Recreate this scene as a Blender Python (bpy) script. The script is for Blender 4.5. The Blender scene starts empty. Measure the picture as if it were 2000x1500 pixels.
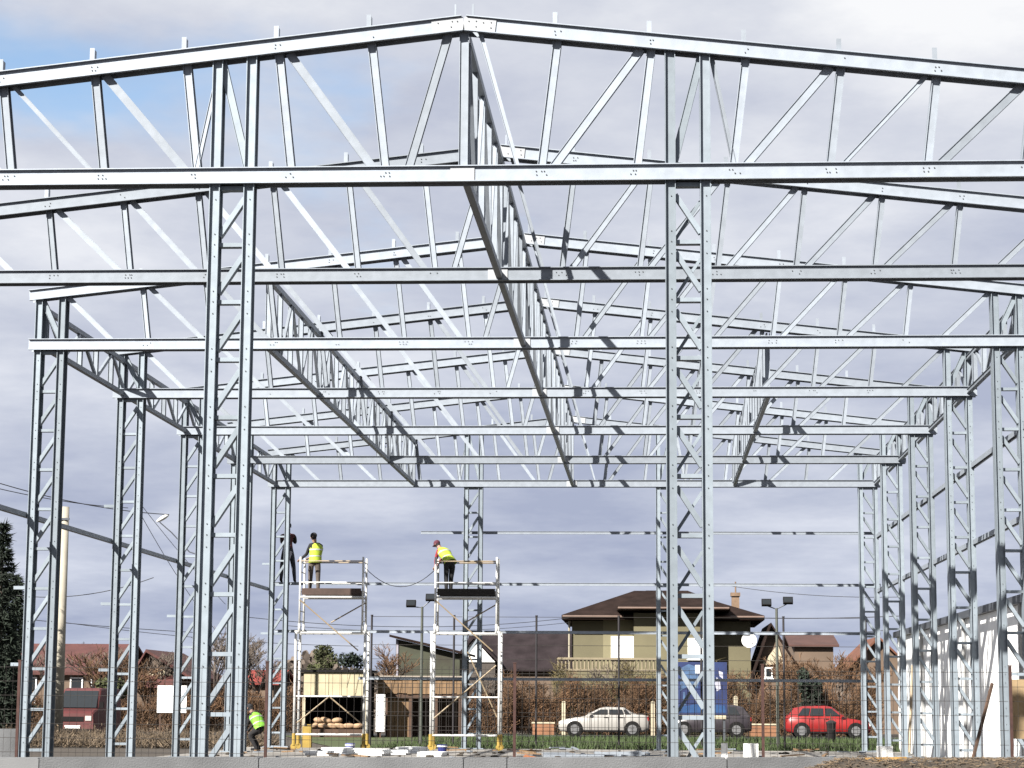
import bpy, bmesh, math, random
from mathutils import Vector, Matrix
random.seed(7)
R = math.radians
scene = bpy.context.scene
col = scene.collection

# ------------------------------------------------------------------ camera
EYE = Vector((0, 0, 1.3))
FPX, YAW, PIT, ROL = 4238.6, 0.0637547, 0.1466071, 0.0065083
_cy, _sy = math.cos(YAW), math.sin(YAW)
FW = Vector((-_sy * math.cos(PIT), _cy * math.cos(PIT), math.sin(PIT)))
_r = Vector((_cy, _sy, 0)); _u = _r.cross(FW)
RT = _r * math.cos(ROL) + _u * math.sin(ROL)
UP = -_r * math.sin(ROL) + _u * math.cos(ROL)
cd = bpy.data.cameras.new('camera'); cam = bpy.data.objects.new('camera', cd); col.objects.link(cam)
cd.sensor_width = 36; cd.lens = FPX / 2000 * 36; cd.clip_start = 0.1; cd.clip_end = 6000
M = Matrix.Identity(4)
for i in range(3):
    M[i][0], M[i][1], M[i][2], M[i][3] = RT[i], UP[i], -FW[i], EYE[i]
cam.matrix_world = M
scene.camera = cam

def P(px, py, Y):
    """point at real distance Y seen at photograph pixel (px, py): used only to read off real sizes and places"""
    d = FW + RT * ((px - 1000) / FPX) + UP * ((750 - py) / FPX)
    return EYE + d * (Y / d.y)

# ------------------------------------------------------------------ sun, sky, exposure
AZ, EL = R(36), R(34.5)                 # sun stands behind the camera, to its left
sun_dir = Vector((-math.sin(AZ) * math.cos(EL), -math.cos(AZ) * math.cos(EL), math.sin(EL)))
ld = bpy.data.lights.new('sun', 'SUN'); ld.energy = 5.0; ld.angle = R(0.5); ld.color = (1, 0.955, 0.88)
sun = bpy.data.objects.new('sun', ld); col.objects.link(sun)
sun.rotation_euler = (-sun_dir).to_track_quat('-Z', 'Y').to_euler()
sun.location = (-30, -40, 50)

w = bpy.data.worlds.new('World'); scene.world = w; w.use_nodes = True
nt = w.node_tree; nt.nodes.clear()
def N(t, **k):
    n = nt.nodes.new(t)
    for a, b in k.items(): setattr(n, a, b)
    return n
def LK(a, b): nt.links.new(a, b)
sky = N('ShaderNodeTexSky', sky_type='NISHITA', sun_disc=False)
sky.sun_elevation = EL; sky.sun_rotation = math.atan2(sun_dir.x, sun_dir.y); sky.air_density = 1.0; sky.dust_density = 0.6
skm = N('ShaderNodeVectorMath', operation='SCALE'); LK(sky.outputs[0], skm.inputs[0]); skm.inputs['Scale'].default_value = 0.05
tc = N('ShaderNodeTexCoord')
sp = N('ShaderNodeSeparateXYZ'); LK(tc.outputs['Generated'], sp.inputs[0])
zz = N('ShaderNodeMath', operation='MAXIMUM'); LK(sp.outputs[2], zz.inputs[0]); zz.inputs[1].default_value = 0.0
za = N('ShaderNodeMath', operation='ADD'); LK(zz.outputs[0], za.inputs[0]); za.inputs[1].default_value = 0.16
dx = N('ShaderNodeMath', operation='DIVIDE'); LK(sp.outputs[0], dx.inputs[0]); LK(za.outputs[0], dx.inputs[1])
dy = N('ShaderNodeMath', operation='DIVIDE'); LK(sp.outputs[1], dy.inputs[0]); LK(za.outputs[0], dy.inputs[1])
cb = N('ShaderNodeCombineXYZ'); LK(dx.outputs[0], cb.inputs[0]); LK(dy.outputs[0], cb.inputs[1])
def cloud_noise(scale, detail, rough, off):
    mp = N('ShaderNodeMapping'); LK(cb.outputs[0], mp.inputs[0]); mp.inputs['Location'].default_value = off
    n = N('ShaderNodeTexNoise'); n.inputs['Scale'].default_value = scale; n.inputs['Detail'].default_value = detail
    n.inputs['Roughness'].default_value = rough; LK(mp.outputs[0], n.inputs['Vector'])
    return n
n1 = cloud_noise(1.05, 6, 0.55, (4.7593, 10.8846, 1.8497))
# thicker cloud towards the horizon, all round
hz1 = N('ShaderNodeMapRange'); LK(zz.outputs[0], hz1.inputs[0]); hz1.inputs[1].default_value = 0.02; hz1.inputs[2].default_value = 0.18
hz1.inputs[3].default_value = 0.16; hz1.inputs[4].default_value = 0.0
cva = N('ShaderNodeMath', operation='ADD'); LK(n1.outputs[0], cva.inputs[0]); LK(hz1.outputs[0], cva.inputs[1])
cov = N('ShaderNodeMapRange', interpolation_type='SMOOTHSTEP'); LK(cva.outputs[0], cov.inputs[0])
cov.inputs[1].default_value = 0.28; cov.inputs[2].default_value = 0.43
cov.inputs[3].default_value = 0.0; cov.inputs[4].default_value = 1.0
n2 = cloud_noise(1.9, 7, 0.6, (7.3, 4.4, 2.0))
cr = N('ShaderNodeValToRGB'); LK(n2.outputs[0], cr.inputs[0])
cr.color_ramp.elements[0].position = 0.33; cr.color_ramp.elements[0].color = (0.152, 0.162, 0.198, 1)
cr.color_ramp.elements[1].position = 0.67; cr.color_ramp.elements[1].color = (0.262, 0.264, 0.276, 1)
e = cr.color_ramp.elements.new(0.50); e.color = (0.200, 0.207, 0.232, 1)
mx = N('ShaderNodeMix', data_type='RGBA'); LK(cov.outputs[0], mx.inputs[0])
hz2 = N('ShaderNodeMapRange'); LK(zz.outputs[0], hz2.inputs[0]); hz2.inputs[1].default_value = 0.03; hz2.inputs[2].default_value = 0.30
tn = N('ShaderNodeMix', data_type='RGBA'); LK(hz2.outputs[0], tn.inputs[0]); tn.inputs[6].default_value = (0.66, 0.70, 0.79, 1); tn.inputs[7].default_value = (0.97, 0.97, 0.95, 1)
ml = N('ShaderNodeMix', data_type='RGBA', blend_type='MULTIPLY'); ml.inputs[0].default_value = 1.0; LK(cr.outputs[0], ml.inputs[6]); LK(tn.outputs[2], ml.inputs[7])
LK(skm.outputs[0], mx.inputs[6]); LK(ml.outputs[2], mx.inputs[7])
bg = N('ShaderNodeBackground'); LK(mx.outputs[2], bg.inputs[0]); bg.inputs[1].default_value = 1.0
wo = N('ShaderNodeOutputWorld'); LK(bg.outputs[0], wo.inputs[0])

vs = scene.view_settings
vs.view_transform = 'Standard'; vs.look = 'None'; vs.gamma = 1; vs.use_curve_mapping = False; vs.exposure = 1.9

# ------------------------------------------------------------------ materials
MATS = {}
KDIM = 0.42                              # the photograph is exposed for the sunlit steel: surfaces sit a little under mid values
def mat(name, c, rough=0.6, metal=0.0, var=0.12, scale=3.0, bump=0.0, bscale=40.0, c2=None, detail=4, spec=0.35, stretch=None, coord='Object', k=None, rnd=(0.92, 1.06)):
    if name in MATS: return MATS[name]
    k = KDIM if k is None else k
    c = tuple(x * k for x in c); c2 = tuple(x * k for x in c2) if c2 else None
    m = bpy.data.materials.new(name); m.use_nodes = True
    t = m.node_tree; b = t.nodes['Principled BSDF']
    b.inputs['Roughness'].default_value = rough; b.inputs['Metallic'].default_value = metal
    b.inputs['Specular IOR Level'].default_value = spec
    tcn = t.nodes.new('ShaderNodeTexCoord'); src = tcn.outputs[coord]
    if stretch:
        mp = t.nodes.new('ShaderNodeMapping'); mp.inputs['Scale'].default_value = stretch
        t.links.new(src, mp.inputs[0]); src = mp.outputs[0]
    nz = t.nodes.new('ShaderNodeTexNoise'); nz.inputs['Scale'].default_value = scale; nz.inputs['Detail'].default_value = detail
    t.links.new(src, nz.inputs['Vector'])
    rp = t.nodes.new('ShaderNodeValToRGB'); t.links.new(nz.outputs[0], rp.inputs[0])
    a = c2 if c2 else tuple(x * (1 - var) for x in c)
    d = c if c2 else tuple(min(1, x * (1 + var)) for x in c)
    rp.color_ramp.elements[0].position = 0.32; rp.color_ramp.elements[0].color = (*a, 1)
    rp.color_ramp.elements[1].position = 0.68; rp.color_ramp.elements[1].color = (*d, 1)
    oi = t.nodes.new('ShaderNodeObjectInfo')
    mr = t.nodes.new('ShaderNodeMapRange'); mr.inputs[3].default_value = rnd[0]; mr.inputs[4].default_value = rnd[1]
    t.links.new(oi.outputs['Random'], mr.inputs[0])
    vm = t.nodes.new('ShaderNodeVectorMath'); vm.operation = 'SCALE'
    t.links.new(rp.outputs[0], vm.inputs[0]); t.links.new(mr.outputs[0], vm.inputs['Scale'])
    t.links.new(vm.outputs[0], b.inputs['Base Color'])
    if bump:
        n2 = t.nodes.new('ShaderNodeTexNoise'); n2.inputs['Scale'].default_value = bscale; n2.inputs['Detail'].default_value = 5
        t.links.new(src, n2.inputs['Vector'])
        bp = t.nodes.new('ShaderNodeBump'); bp.inputs['Strength'].default_value = bump; bp.inputs['Distance'].default_value = 0.05
        t.links.new(n2.outputs[0], bp.inputs['Height']); t.links.new(bp.outputs[0], b.inputs['Normal'])
    MATS[name] = m
    return m
STEEL = mat('galvanised_steel', (0.176, 0.196, 0.224), 0.52, 0.25, 0.08, 7.0, 0.02, 60, k=1, spec=0.15, rnd=(0.80, 1.18))
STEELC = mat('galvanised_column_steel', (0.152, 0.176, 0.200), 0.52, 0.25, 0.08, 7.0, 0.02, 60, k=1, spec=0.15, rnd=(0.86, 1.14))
STEELB = mat('bright_galvanised_plate', (0.24, 0.25, 0.265), 0.5, 0.2, 0.06, 9.0, k=1, spec=0.15)
BOLT = mat('dark_bolt_steel', (0.13, 0.14, 0.15), 0.5, 0.3)
CONC = mat('wall_concrete', (0.19, 0.195, 0.205), 0.95, 0, 0.24, 1.6, 0.3, 70, detail=9)
SLAB = mat('slab_concrete', (0.34, 0.32, 0.295), 0.9, 0, 0.18, 0.8, 0.3, 20)
EARTH = mat('bare_earth', (0.095, 0.075, 0.055), 0.95, 0, 0.3, 0.6, 0.6, 6, c2=(0.055, 0.044, 0.034))
ASPH = mat('asphalt', (0.055, 0.055, 0.058), 0.9, 0, 0.15, 2, 0.3, 60)
LAWN = mat('lawn_soil', (0.065, 0.11, 0.025), 0.95, 0, 0.3, 0.9, 0.6, 12, c2=(0.09, 0.10, 0.03))
GRASS = mat('grass_blades', (0.062, 0.098, 0.026), 0.8, 0, 0.35, 0.7)
RUST = mat('rusty_post', (0.09, 0.042, 0.035), 0.85, 0.2, 0.3, 14)
WIRE = mat('fence_wire', (0.10, 0.09, 0.085), 0.6, 0.6)
DARKP = mat('dark_post', (0.035, 0.03, 0.035), 0.6, 0.2)
ALU = mat('scaffold_aluminium', (0.85, 0.85, 0.83), 0.5, 0.1, 0.08, 8)
TANP = mat('brace_tan', (0.40, 0.31, 0.20), 0.6, 0.1)
YEL = mat('yellow_plastic', (0.45, 0.30, 0.05), 0.6)
DECK = mat('deck_board', (0.075, 0.045, 0.035), 0.8, 0, 0.2, 6)
DECKD = mat('deck_board_dark', (0.02, 0.016, 0.014), 0.8)
WHITE = mat('white_paint', (0.78, 0.78, 0.77), 0.5, 0, 0.04, 3, k=0.7)
SANDW = mat('white_cladding', (0.80, 0.80, 0.80), 0.45, 0.0, 0.04, 2, k=0.95)
DGREY = mat('dark_grey', (0.10, 0.11, 0.13), 0.5, 0.1)
OLIVE = mat('olive_render', (0.205, 0.182, 0.108), 0.9, 0, 0.1, 0.7, 0.15, 20)
CREAM = mat('cream_render', (0.66, 0.58, 0.42), 0.9, 0, 0.1, 0.8)
TANW = mat('tan_render', (0.20, 0.14, 0.10), 0.9, 0, 0.15, 0.8)
BROOF = mat('brown_roof', (0.034, 0.022, 0.019), 1.0, 0, 0.25, 1.6, 0.5, 9, spec=0.05)
DROOF = mat('dark_roof', (0.045, 0.035, 0.038), 1.0, 0, 0.25, 1.2, 0.5, 9, spec=0.05)
RROOF = mat('red_roof', (0.125, 0.042, 0.036), 0.85, 0, 0.25, 1.3, 0.5, 9)
IVY = mat('mossy_wall', (0.09, 0.10, 0.065), 0.95, 0, 0.3, 1.2, c2=(0.06, 0.055, 0.04))
WOOD = mat('tan_planks', (0.27, 0.165, 0.085), 0.8, 0, 0.25, 2.5, stretch=(6, 6, 0.8))
WOODD = mat('dark_planks', (0.10, 0.055, 0.035), 0.85, 0, 0.25, 2.5)
BRICK = mat('orange_brick', (0.36, 0.17, 0.09), 0.9, 0, 0.2, 2)
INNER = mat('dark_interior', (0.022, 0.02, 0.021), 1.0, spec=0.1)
GLASS = mat('dark_glass', (0.03, 0.035, 0.04), 0.12, 0, 0.05)
TYRE = mat('tyre_rubber', (0.02, 0.02, 0.02), 1.0, spec=0.1)
RIM = mat('wheel_rim', (0.42, 0.42, 0.43), 0.35, 0.6)
CARW = mat('car_white', (0.50, 0.48, 0.45), 0.32, 0.0, 0.10, 1.2)
CARR = mat('car_red', (0.36, 0.022, 0.022), 0.35, 0.0, 0.14, 1.5)
CARD = mat('car_dark', (0.05, 0.042, 0.05), 0.3, 0.0, 0.08)
VANR = mat('van_red', (0.14, 0.026, 0.026), 0.6, 0.0, 0.15, 1.2)
LAMP = mat('lamp_lens', (0.75, 0.73, 0.68), 0.25)
REDL = mat('red_lens', (0.35, 0.02, 0.02), 0.25)
BARK = mat('bark', (0.12, 0.09, 0.075), 0.95, 0, 0.25, 5)
TWIGG = mat('grey_twigs', (0.17, 0.135, 0.11), 0.95, 0, 0.25, 1.5)
TWIGB = mat('brown_twigs', (0.23, 0.125, 0.065), 0.95, 0, 0.35, 0.8, c2=(0.13, 0.075, 0.04))
TWIGO = mat('olive_twigs', (0.15, 0.12, 0.05), 0.95, 0, 0.3, 0.9)
NEEDLE = mat('dark_needles', (0.022, 0.036, 0.022), 0.9, 0, 0.4, 1.0)
LEAF = mat('olive_leaves', (0.075, 0.085, 0.03), 0.9, 0, 0.35, 1.0)
POLE = mat('pole_concrete', (0.50, 0.46, 0.38), 0.9, 0, 0.1, 3)
CABLE = mat('cable_black', (0.05, 0.05, 0.055), 0.7)
BLUE = mat('blue_banner', (0.016, 0.038, 0.16), 0.55, 0, 0.3, 2.6, c2=(0.012, 0.022, 0.10))
BLUEL = mat('light_blue_print', (0.07, 0.14, 0.28), 0.55, 0, 0.3, 5)
BLUEB = mat('teal_blue_print', (0.015, 0.08, 0.25), 0.55, 0, 0.2, 4)
PALE = mat('pale_print', (0.55, 0.55, 0.66), 0.55, 0, 0.2, 8)
HIVIS = mat('hi_vis_yellow', (0.62, 0.80, 0.06), 0.7, 0, 0.12, 9)
HIVISG = mat('hi_vis_green', (0.28, 0.70, 0.06), 0.7, 0, 0.12, 9)
SILVER = mat('reflective_tape', (0.65, 0.66, 0.62), 0.4)
BLACKC = mat('black_cloth', (0.018, 0.017, 0.02), 0.9, 0, 0.3, 12)
GREYC = mat('grey_brown_cloth', (0.13, 0.105, 0.09), 0.9, 0, 0.25, 12)
REDC = mat('red_cloth', (0.42, 0.04, 0.05), 0.9, 0, 0.2, 12)
MAROON = mat('maroon_cloth', (0.08, 0.025, 0.03), 0.9, 0, 0.2, 12)
SKIN = mat('skin', (0.45, 0.26, 0.19), 0.6)
CAPD = mat('dark_cap', (0.03, 0.03, 0.035), 0.9)
CAPM = mat('maroon_cap', (0.12, 0.03, 0.05), 0.9)
FOAM = mat('white_foam', (0.78, 0.79, 0.79), 0.9, 0, 0.05, 3, k=0.7)
BLUEP = mat('blue_plastic', (0.03, 0.04, 0.22), 0.5)
SACK = mat('tan_sacks', (0.55, 0.36, 0.22), 0.9, 0, 0.2, 3)
ORANGE = mat('orange_pipe', (0.50, 0.17, 0.05), 0.6)
STRAW = mat('straw_debris', (0.27, 0.20, 0.13), 0.95, 0, 0.4, 8, c2=(0.10, 0.075, 0.055))

# ------------------------------------------------------------------ mesh helpers
class MB:
    def __init__(s): s.v = []; s.f = []; s.mi = []; s.cur = 0
    def add(s, vs, fs):
        b = len(s.v); s.v += [tuple(v) for v in vs]
        for f in fs: s.f.append([b + i for i in f]); s.mi.append(s.cur)
        return s
    def box(s, c, d, rot=None):
        hx, hy, hz = d[0] / 2, d[1] / 2, d[2] / 2
        vs = [Vector((x, y, z)) for x in (-hx, hx) for y in (-hy, hy) for z in (-hz, hz)]
        if rot is not None: vs = [rot @ v for v in vs]
        return s.add([v + Vector(c) for v in vs], [(0, 1, 3, 2), (4, 6, 7, 5), (0, 4, 5, 1), (2, 3, 7, 6), (0, 2, 6, 4), (1, 5, 7, 3)])
    def bb(s, x0, x1, y0, y1, z0, z1): return s.box(((x0 + x1) / 2, (y0 + y1) / 2, (z0 + z1) / 2), (x1 - x0, y1 - y0, z1 - z0))
    def tube(s, a, b, r0, r1=None, n=6, cap=True):
        a, b = Vector(a), Vector(b); r1 = r0 if r1 is None else r1
        d = (b - a)
        if d.length < 1e-6: return s
        q = d.to_track_quat('Z', 'Y'); vs = []
        for p, r in ((a, r0), (b, r1)):
            for i in range(n):
                t = 2 * math.pi * i / n; vs.append(p + q @ Vector((r * math.cos(t), r * math.sin(t), 0)))
        fs = [(i, (i + 1) % n, n + (i + 1) % n, n + i) for i in range(n)]
        if cap: fs += [tuple(range(n - 1, -1, -1)), tuple(range(n, 2 * n))]
        return s.add(vs, fs)
    def path(s, pts, r, n=5):
        for a, b in zip(pts[:-1], pts[1:]): s.tube(a, b, r, r, n, True)
        return s
    def prism(s, pts, off):
        """closed planar polygon pts extruded by vector off"""
        n = len(pts); off = Vector(off)
        vs = [Vector(p) for p in pts] + [Vector(p) + off for p in pts]
        return s.add(vs, [tuple(range(n - 1, -1, -1)), tuple(range(n, 2 * n))] + [(i, (i + 1) % n, n + (i + 1) % n, n + i) for i in range(n)])
    def channel(s, a, b, wd, dp, front=(0, -1, 0), lip=0.035, th=0.012):
        """galvanised channel with flanges towards front; web on the line a-b"""
        a, b = Vector(a), Vector(b); t = (b - a).normalized(); n = Vector(front); n = (n - t * n.dot(t)).normalized(); sd = t.cross(n)
        h = wd / 2
        tk = min(0.012, wd * 0.12)          # folded sheet: front face with lips, web on one side, open on the other
        sec = [(-h, -dp), (-h, lip), (-h + th, lip), (-h + th, 0), (h - th, 0), (h - th, lip), (h, lip), (h, -tk), (-h + tk, -tk), (-h + tk, -dp + tk), (h, -dp + tk), (h, -dp)]
        return s.prism([a + sd * x + n * y for x, y in sec], b - a)
    def bar(s, a, b, wd, dp, front=(0, -1, 0)):
        a, b = Vector(a), Vector(b); t = (b - a).normalized(); n = Vector(front); n = (n - t * n.dot(t)).normalized(); sd = t.cross(n)
        h, k = wd / 2, dp / 2
        return s.prism([a + sd * x + n * y for x, y in ((-h, -k), (-h, k), (h, k), (h, -k))], b - a)
    def ball(s, c, r, sc=(1, 1, 1), nu=10, nv=6, rot=None):
        c = Vector(c); vs = []
        for j in range(nv + 1):
            ph = math.pi * j / nv
            for i in range(nu):
                th = 2 * math.pi * i / nu
                v = Vector((r * sc[0] * math.sin(ph) * math.cos(th), r * sc[1] * math.sin(ph) * math.sin(th), r * sc[2] * math.cos(ph)))
                if rot is not None: v = rot @ v
                vs.append(c + v)
        fs = [(j * nu + i, (j + 1) * nu + i, (j + 1) * nu + (i + 1) % nu, j * nu + (i + 1) % nu) for j in range(nv) for i in range(nu)]
        return s.add(vs, fs)
    def build(s, name, m, parent=None, smooth=False):
        me = bpy.data.meshes.new(name); me.from_pydata(s.v, [], s.f)
        ms = m if isinstance(m, (list, tuple)) else [m]
        for x in ms: me.materials.append(x)
        if len(ms) > 1: me.polygons.foreach_set('material_index', s.mi)
        bm = bmesh.new(); bm.from_mesh(me); bmesh.ops.recalc_face_normals(bm, faces=bm.faces); bm.to_mesh(me); bm.free()
        if smooth: me.polygons.foreach_set('use_smooth', [True] * len(me.polygons))
        o = bpy.data.objects.new(name, me); col.objects.link(o)
        if parent is not None: o.parent = parent; o.matrix_parent_inverse = Matrix.Translation(-V(parent.location)) if parent.type == 'EMPTY' else Matrix.Identity(4)
        return o
V = Vector
def tag(o, label, cat, group=None):
    o['label'] = label; o['category'] = cat
    if group: o['group'] = group
    return o
def thing(name, loc, label, cat, group=None):
    o = bpy.data.objects.new(name, None); col.objects.link(o); o.location = loc; o.empty_display_size = 0.3
    return tag(o, label, cat, group)
def struct(o, label=None): 
    o['kind'] = 'structure'
    if label: o['label'] = label
    return o
V = Vector

# ------------------------------------------------------------------ numbers of the hall
S = 6.33; Y0 = 26.11; XL, XR = -11.295, 6.696; XC = (XL + XR) / 2; HALF = (XR - XL) / 2
ZB = 7.797                                  # bottom chord axis
RISE, SLOPE = 1.93, 0.111                   # ridge above bottom chord axis, roof slope
YT = [Y0 + S * i for i in range(7)]
PAN = 1.178
GZ = -0.12                                  # terrain level, slab top at 0
def ztop(x): return ZB + RISE - SLOPE * abs(x)      # x relative to the ridge
ORDL = ['leftmost', 'second from left', 'third from left', 'fourth from left', 'fifth from left', 'sixth from left', 'rightmost']
ORD = ['nearest', 'second', 'third', 'fourth', 'fifth', 'sixth', 'farthest']

# ------------------------------------------------------------------ ground
g = MB(); g.add([(-900, -60, GZ), (900, -60, GZ), (900, 1800, GZ), (-900, 1800, GZ)], [(0, 1, 2, 3)])
struct(g.build('ground', EARTH), 'bare brown earth ground')
struct(MB().bb(XL - 0.6, XR + 0.6, 44.0, YT[6] + 0.9, GZ - 0.1, 0).build('floor_slab', SLAB), 'pale concrete slab under the steel frame')
lw = MB(); lw.add([(-9.5, 67.5, GZ + 0.02), (13, 67.5, GZ + 0.02), (16, 95, GZ + 0.02), (-16, 95, GZ + 0.02)], [(0, 1, 2, 3)])
struct(lw.build('lawn', LAWN), 'green lawn strip behind the hall')
struct(MB().bb(-60, 60, 95.5, 102, GZ - 0.1, GZ + 0.03).build('road', ASPH), 'asphalt road with parked cars')
# grass blades
def blades(x0, x1, y0, y1, n, hmin, hmax, zb, m, name, label, wd=0.02):
    b = MB()
    for i in range(n):
        x = random.uniform(x0, x1); y = random.uniform(y0, y1); h = random.uniform(hmin, hmax); a = random.uniform(0, 6.28)
        dx_, dy_ = math.cos(a) * wd, math.sin(a) * wd; lx, ly = random.gauss(0, h * 0.3), random.gauss(0, h * 0.3)
        b.add([(x - dx_, y - dy_, zb), (x + dx_, y + dy_, zb), (x + lx, y + ly, zb + h)], [(0, 1, 2)])
    o = b.build(name, m); o['kind'] = 'stuff'; tag(o, label, 'grass'); return o
blades(-9, 12, 68, 94, 16000, 0.06, 0.22, GZ + 0.02, GRASS, 'grass', 'short green grass growing on the lawn strip')

# ------------------------------------------------------------------ roof trusses
def bolts(mb, x, z, y, n=2, dxx=0.06, dz=0.045):
    for i in range(n):
        for j in range(2):
            if random.random() < 0.62: mb.box((x + (i - (n - 1) / 2) * dxx + random.uniform(-0.02, 0.02), y - 0.006, z + (j - 0.5) * dz), (0.012, 0.012, 0.012))
def roof_truss(i):
    y = YT[i]; gable = i in (0, 6)
    t = thing('roof_truss', (XC, y, ZB), {0: 'galvanised roof truss nearest the camera, its ridge at the very top', 6: 'farthest roof truss, its bottom chord lowest in the picture'}.get(i, 'galvanised roof truss, %s counted back from the nearest one' % ORD[i]), 'roof truss', 'galvanised roof trusses')
    for sg in (-1, 1):
        a = V((XC + sg * 0.02, y, ztop(0))); b = V((XC + sg * (HALF + 0.12), y, ztop(HALF + 0.12)))
        m = MB(); (m.channel(b, a, 0.20, 0.23, lip=0.042) if sg < 0 else m.channel(a, b, 0.20, 0.23, lip=0.042)); m.build('top_chord', STEEL, t)
    MB().channel((XC - HALF - 0.10, y, ZB), (XC + HALF + 0.10, y, ZB), 0.205, 0.23, lip=0.042).build('bottom_chord', STEEL, t)
    # splices
    mp = MB()
    for sg in (-1, 1):
        mp.bar((XC + sg * 0.0, y - 0.006, ztop(0) - 0.001), (XC + sg * 0.40, y - 0.006, ztop(0.40) - 0.001), 0.168, 0.016)
    mp.build('ridge_plate', STEELB, t)
    MB().bar((XC - 0.15, y - 0.006, ZB), (XC + 0.15, y - 0.006, ZB), 0.172, 0.016).build('splice_plate', STEELB, t)
    bo = MB(); ym = y + 0.085
    th = math.atan(SLOPE)
    for sg in (-1, 1):
        tops, feet = [], []
        for k in range(1, 7):
            xt = k * PAN * math.cos(th)
            h = ztop(xt) - ZB; xf = xt - h * SLOPE
            tops.append(xt); feet.append(xf)
            p = MB(); p.channel((XC + sg * xf, ym, ZB + 0.06), (XC + sg * xt, ym, ztop(xt) - 0.06), 0.105 if i == 0 else 0.09, 0.12, lip=0.02, th=0.008)
            p.build('post', STEEL, t)
            # purlin cleat standing on the top chord
            c = MB(); xx = XC + sg * xt - 0.03; zt = ztop(xt) + 0.09
            c.bb(xx - 0.03, xx + 0.03, y + 0.03, y + 0.036, zt, zt + 0.18); c.bb(xx + 0.024, xx + 0.03, y + 0.036, y + 0.13, zt, zt + 0.16)
            c.build('purlin_cleat', STEEL, t)
            if i < 4:
                bolts(bo, XC + sg * xt, ztop(xt) - 0.01, y); bolts(bo, XC + sg * xf, ZB, y, 3)
        # diagonals: descending towards the middle, the first panel from the ridge outwards
        for k in range(0, 6):
            if k == 0: a, b = (0.20, ztop(0.2) - 0.07), (feet[0] - 0.28, ZB + 0.07)
            elif gable and k == 2: a, b = (3.08, ztop(3.08) - 0.07), (3.36, ZB + 0.07)
            else: a, b = (tops[k] - 0.13, ztop(tops[k]) - 0.07), (feet[k - 1] + 0.13, ZB + 0.07)
            thick = (k % 2 == 1) or (k == 0 and sg < 0) or (i > 0 and k in (2, 4))
            wd = (0.105 if i == 0 else 0.088) if thick else 0.055
            d = MB(); d.channel((XC + sg * b[0], ym + 0.002 * k, b[1]), (XC + sg * a[0], ym + 0.002 * k, a[1]), wd, 0.075 if thick else 0.05, lip=0.012, th=0.006)
            d.build('diagonal', STEEL, t)
        xq = 7.55
        MB().channel((XC + sg * xq, ym + 0.003, ZB + 0.07), (XC + sg * (HALF - 0.55), ym + 0.003, ztop(HALF - 0.55) - 0.07), 0.09, 0.07, lip=0.012, th=0.006).build('diagonal', STEEL, t)
        cl = MB(); zt = ztop(0.1) + 0.1; xx = XC + sg * 0.11
        cl.bb(xx - 0.012, xx + 0.012, y + 0.03, y + 0.05, zt, zt + 0.17); cl.build('purlin_cleat', STEEL, t)
        if i < 4:
            for q in (0.12, 0.30): bolts(bo, XC + sg * q, ztop(q), y - 0.012, 2, 0.08, 0.07)
    MB().channel((XC, ym + 0.004, ZB + 0.06), (XC, ym + 0.004, ztop(0) - 0.06), 0.115, 0.09, lip=0.02, th=0.008).build('ridge_post', STEEL, t)
    if bo.v:
        b_ = bo.build('bolts', BOLT, t); b_['kind'] = 'stuff'
    return t
for i in range(7): roof_truss(i)

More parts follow.
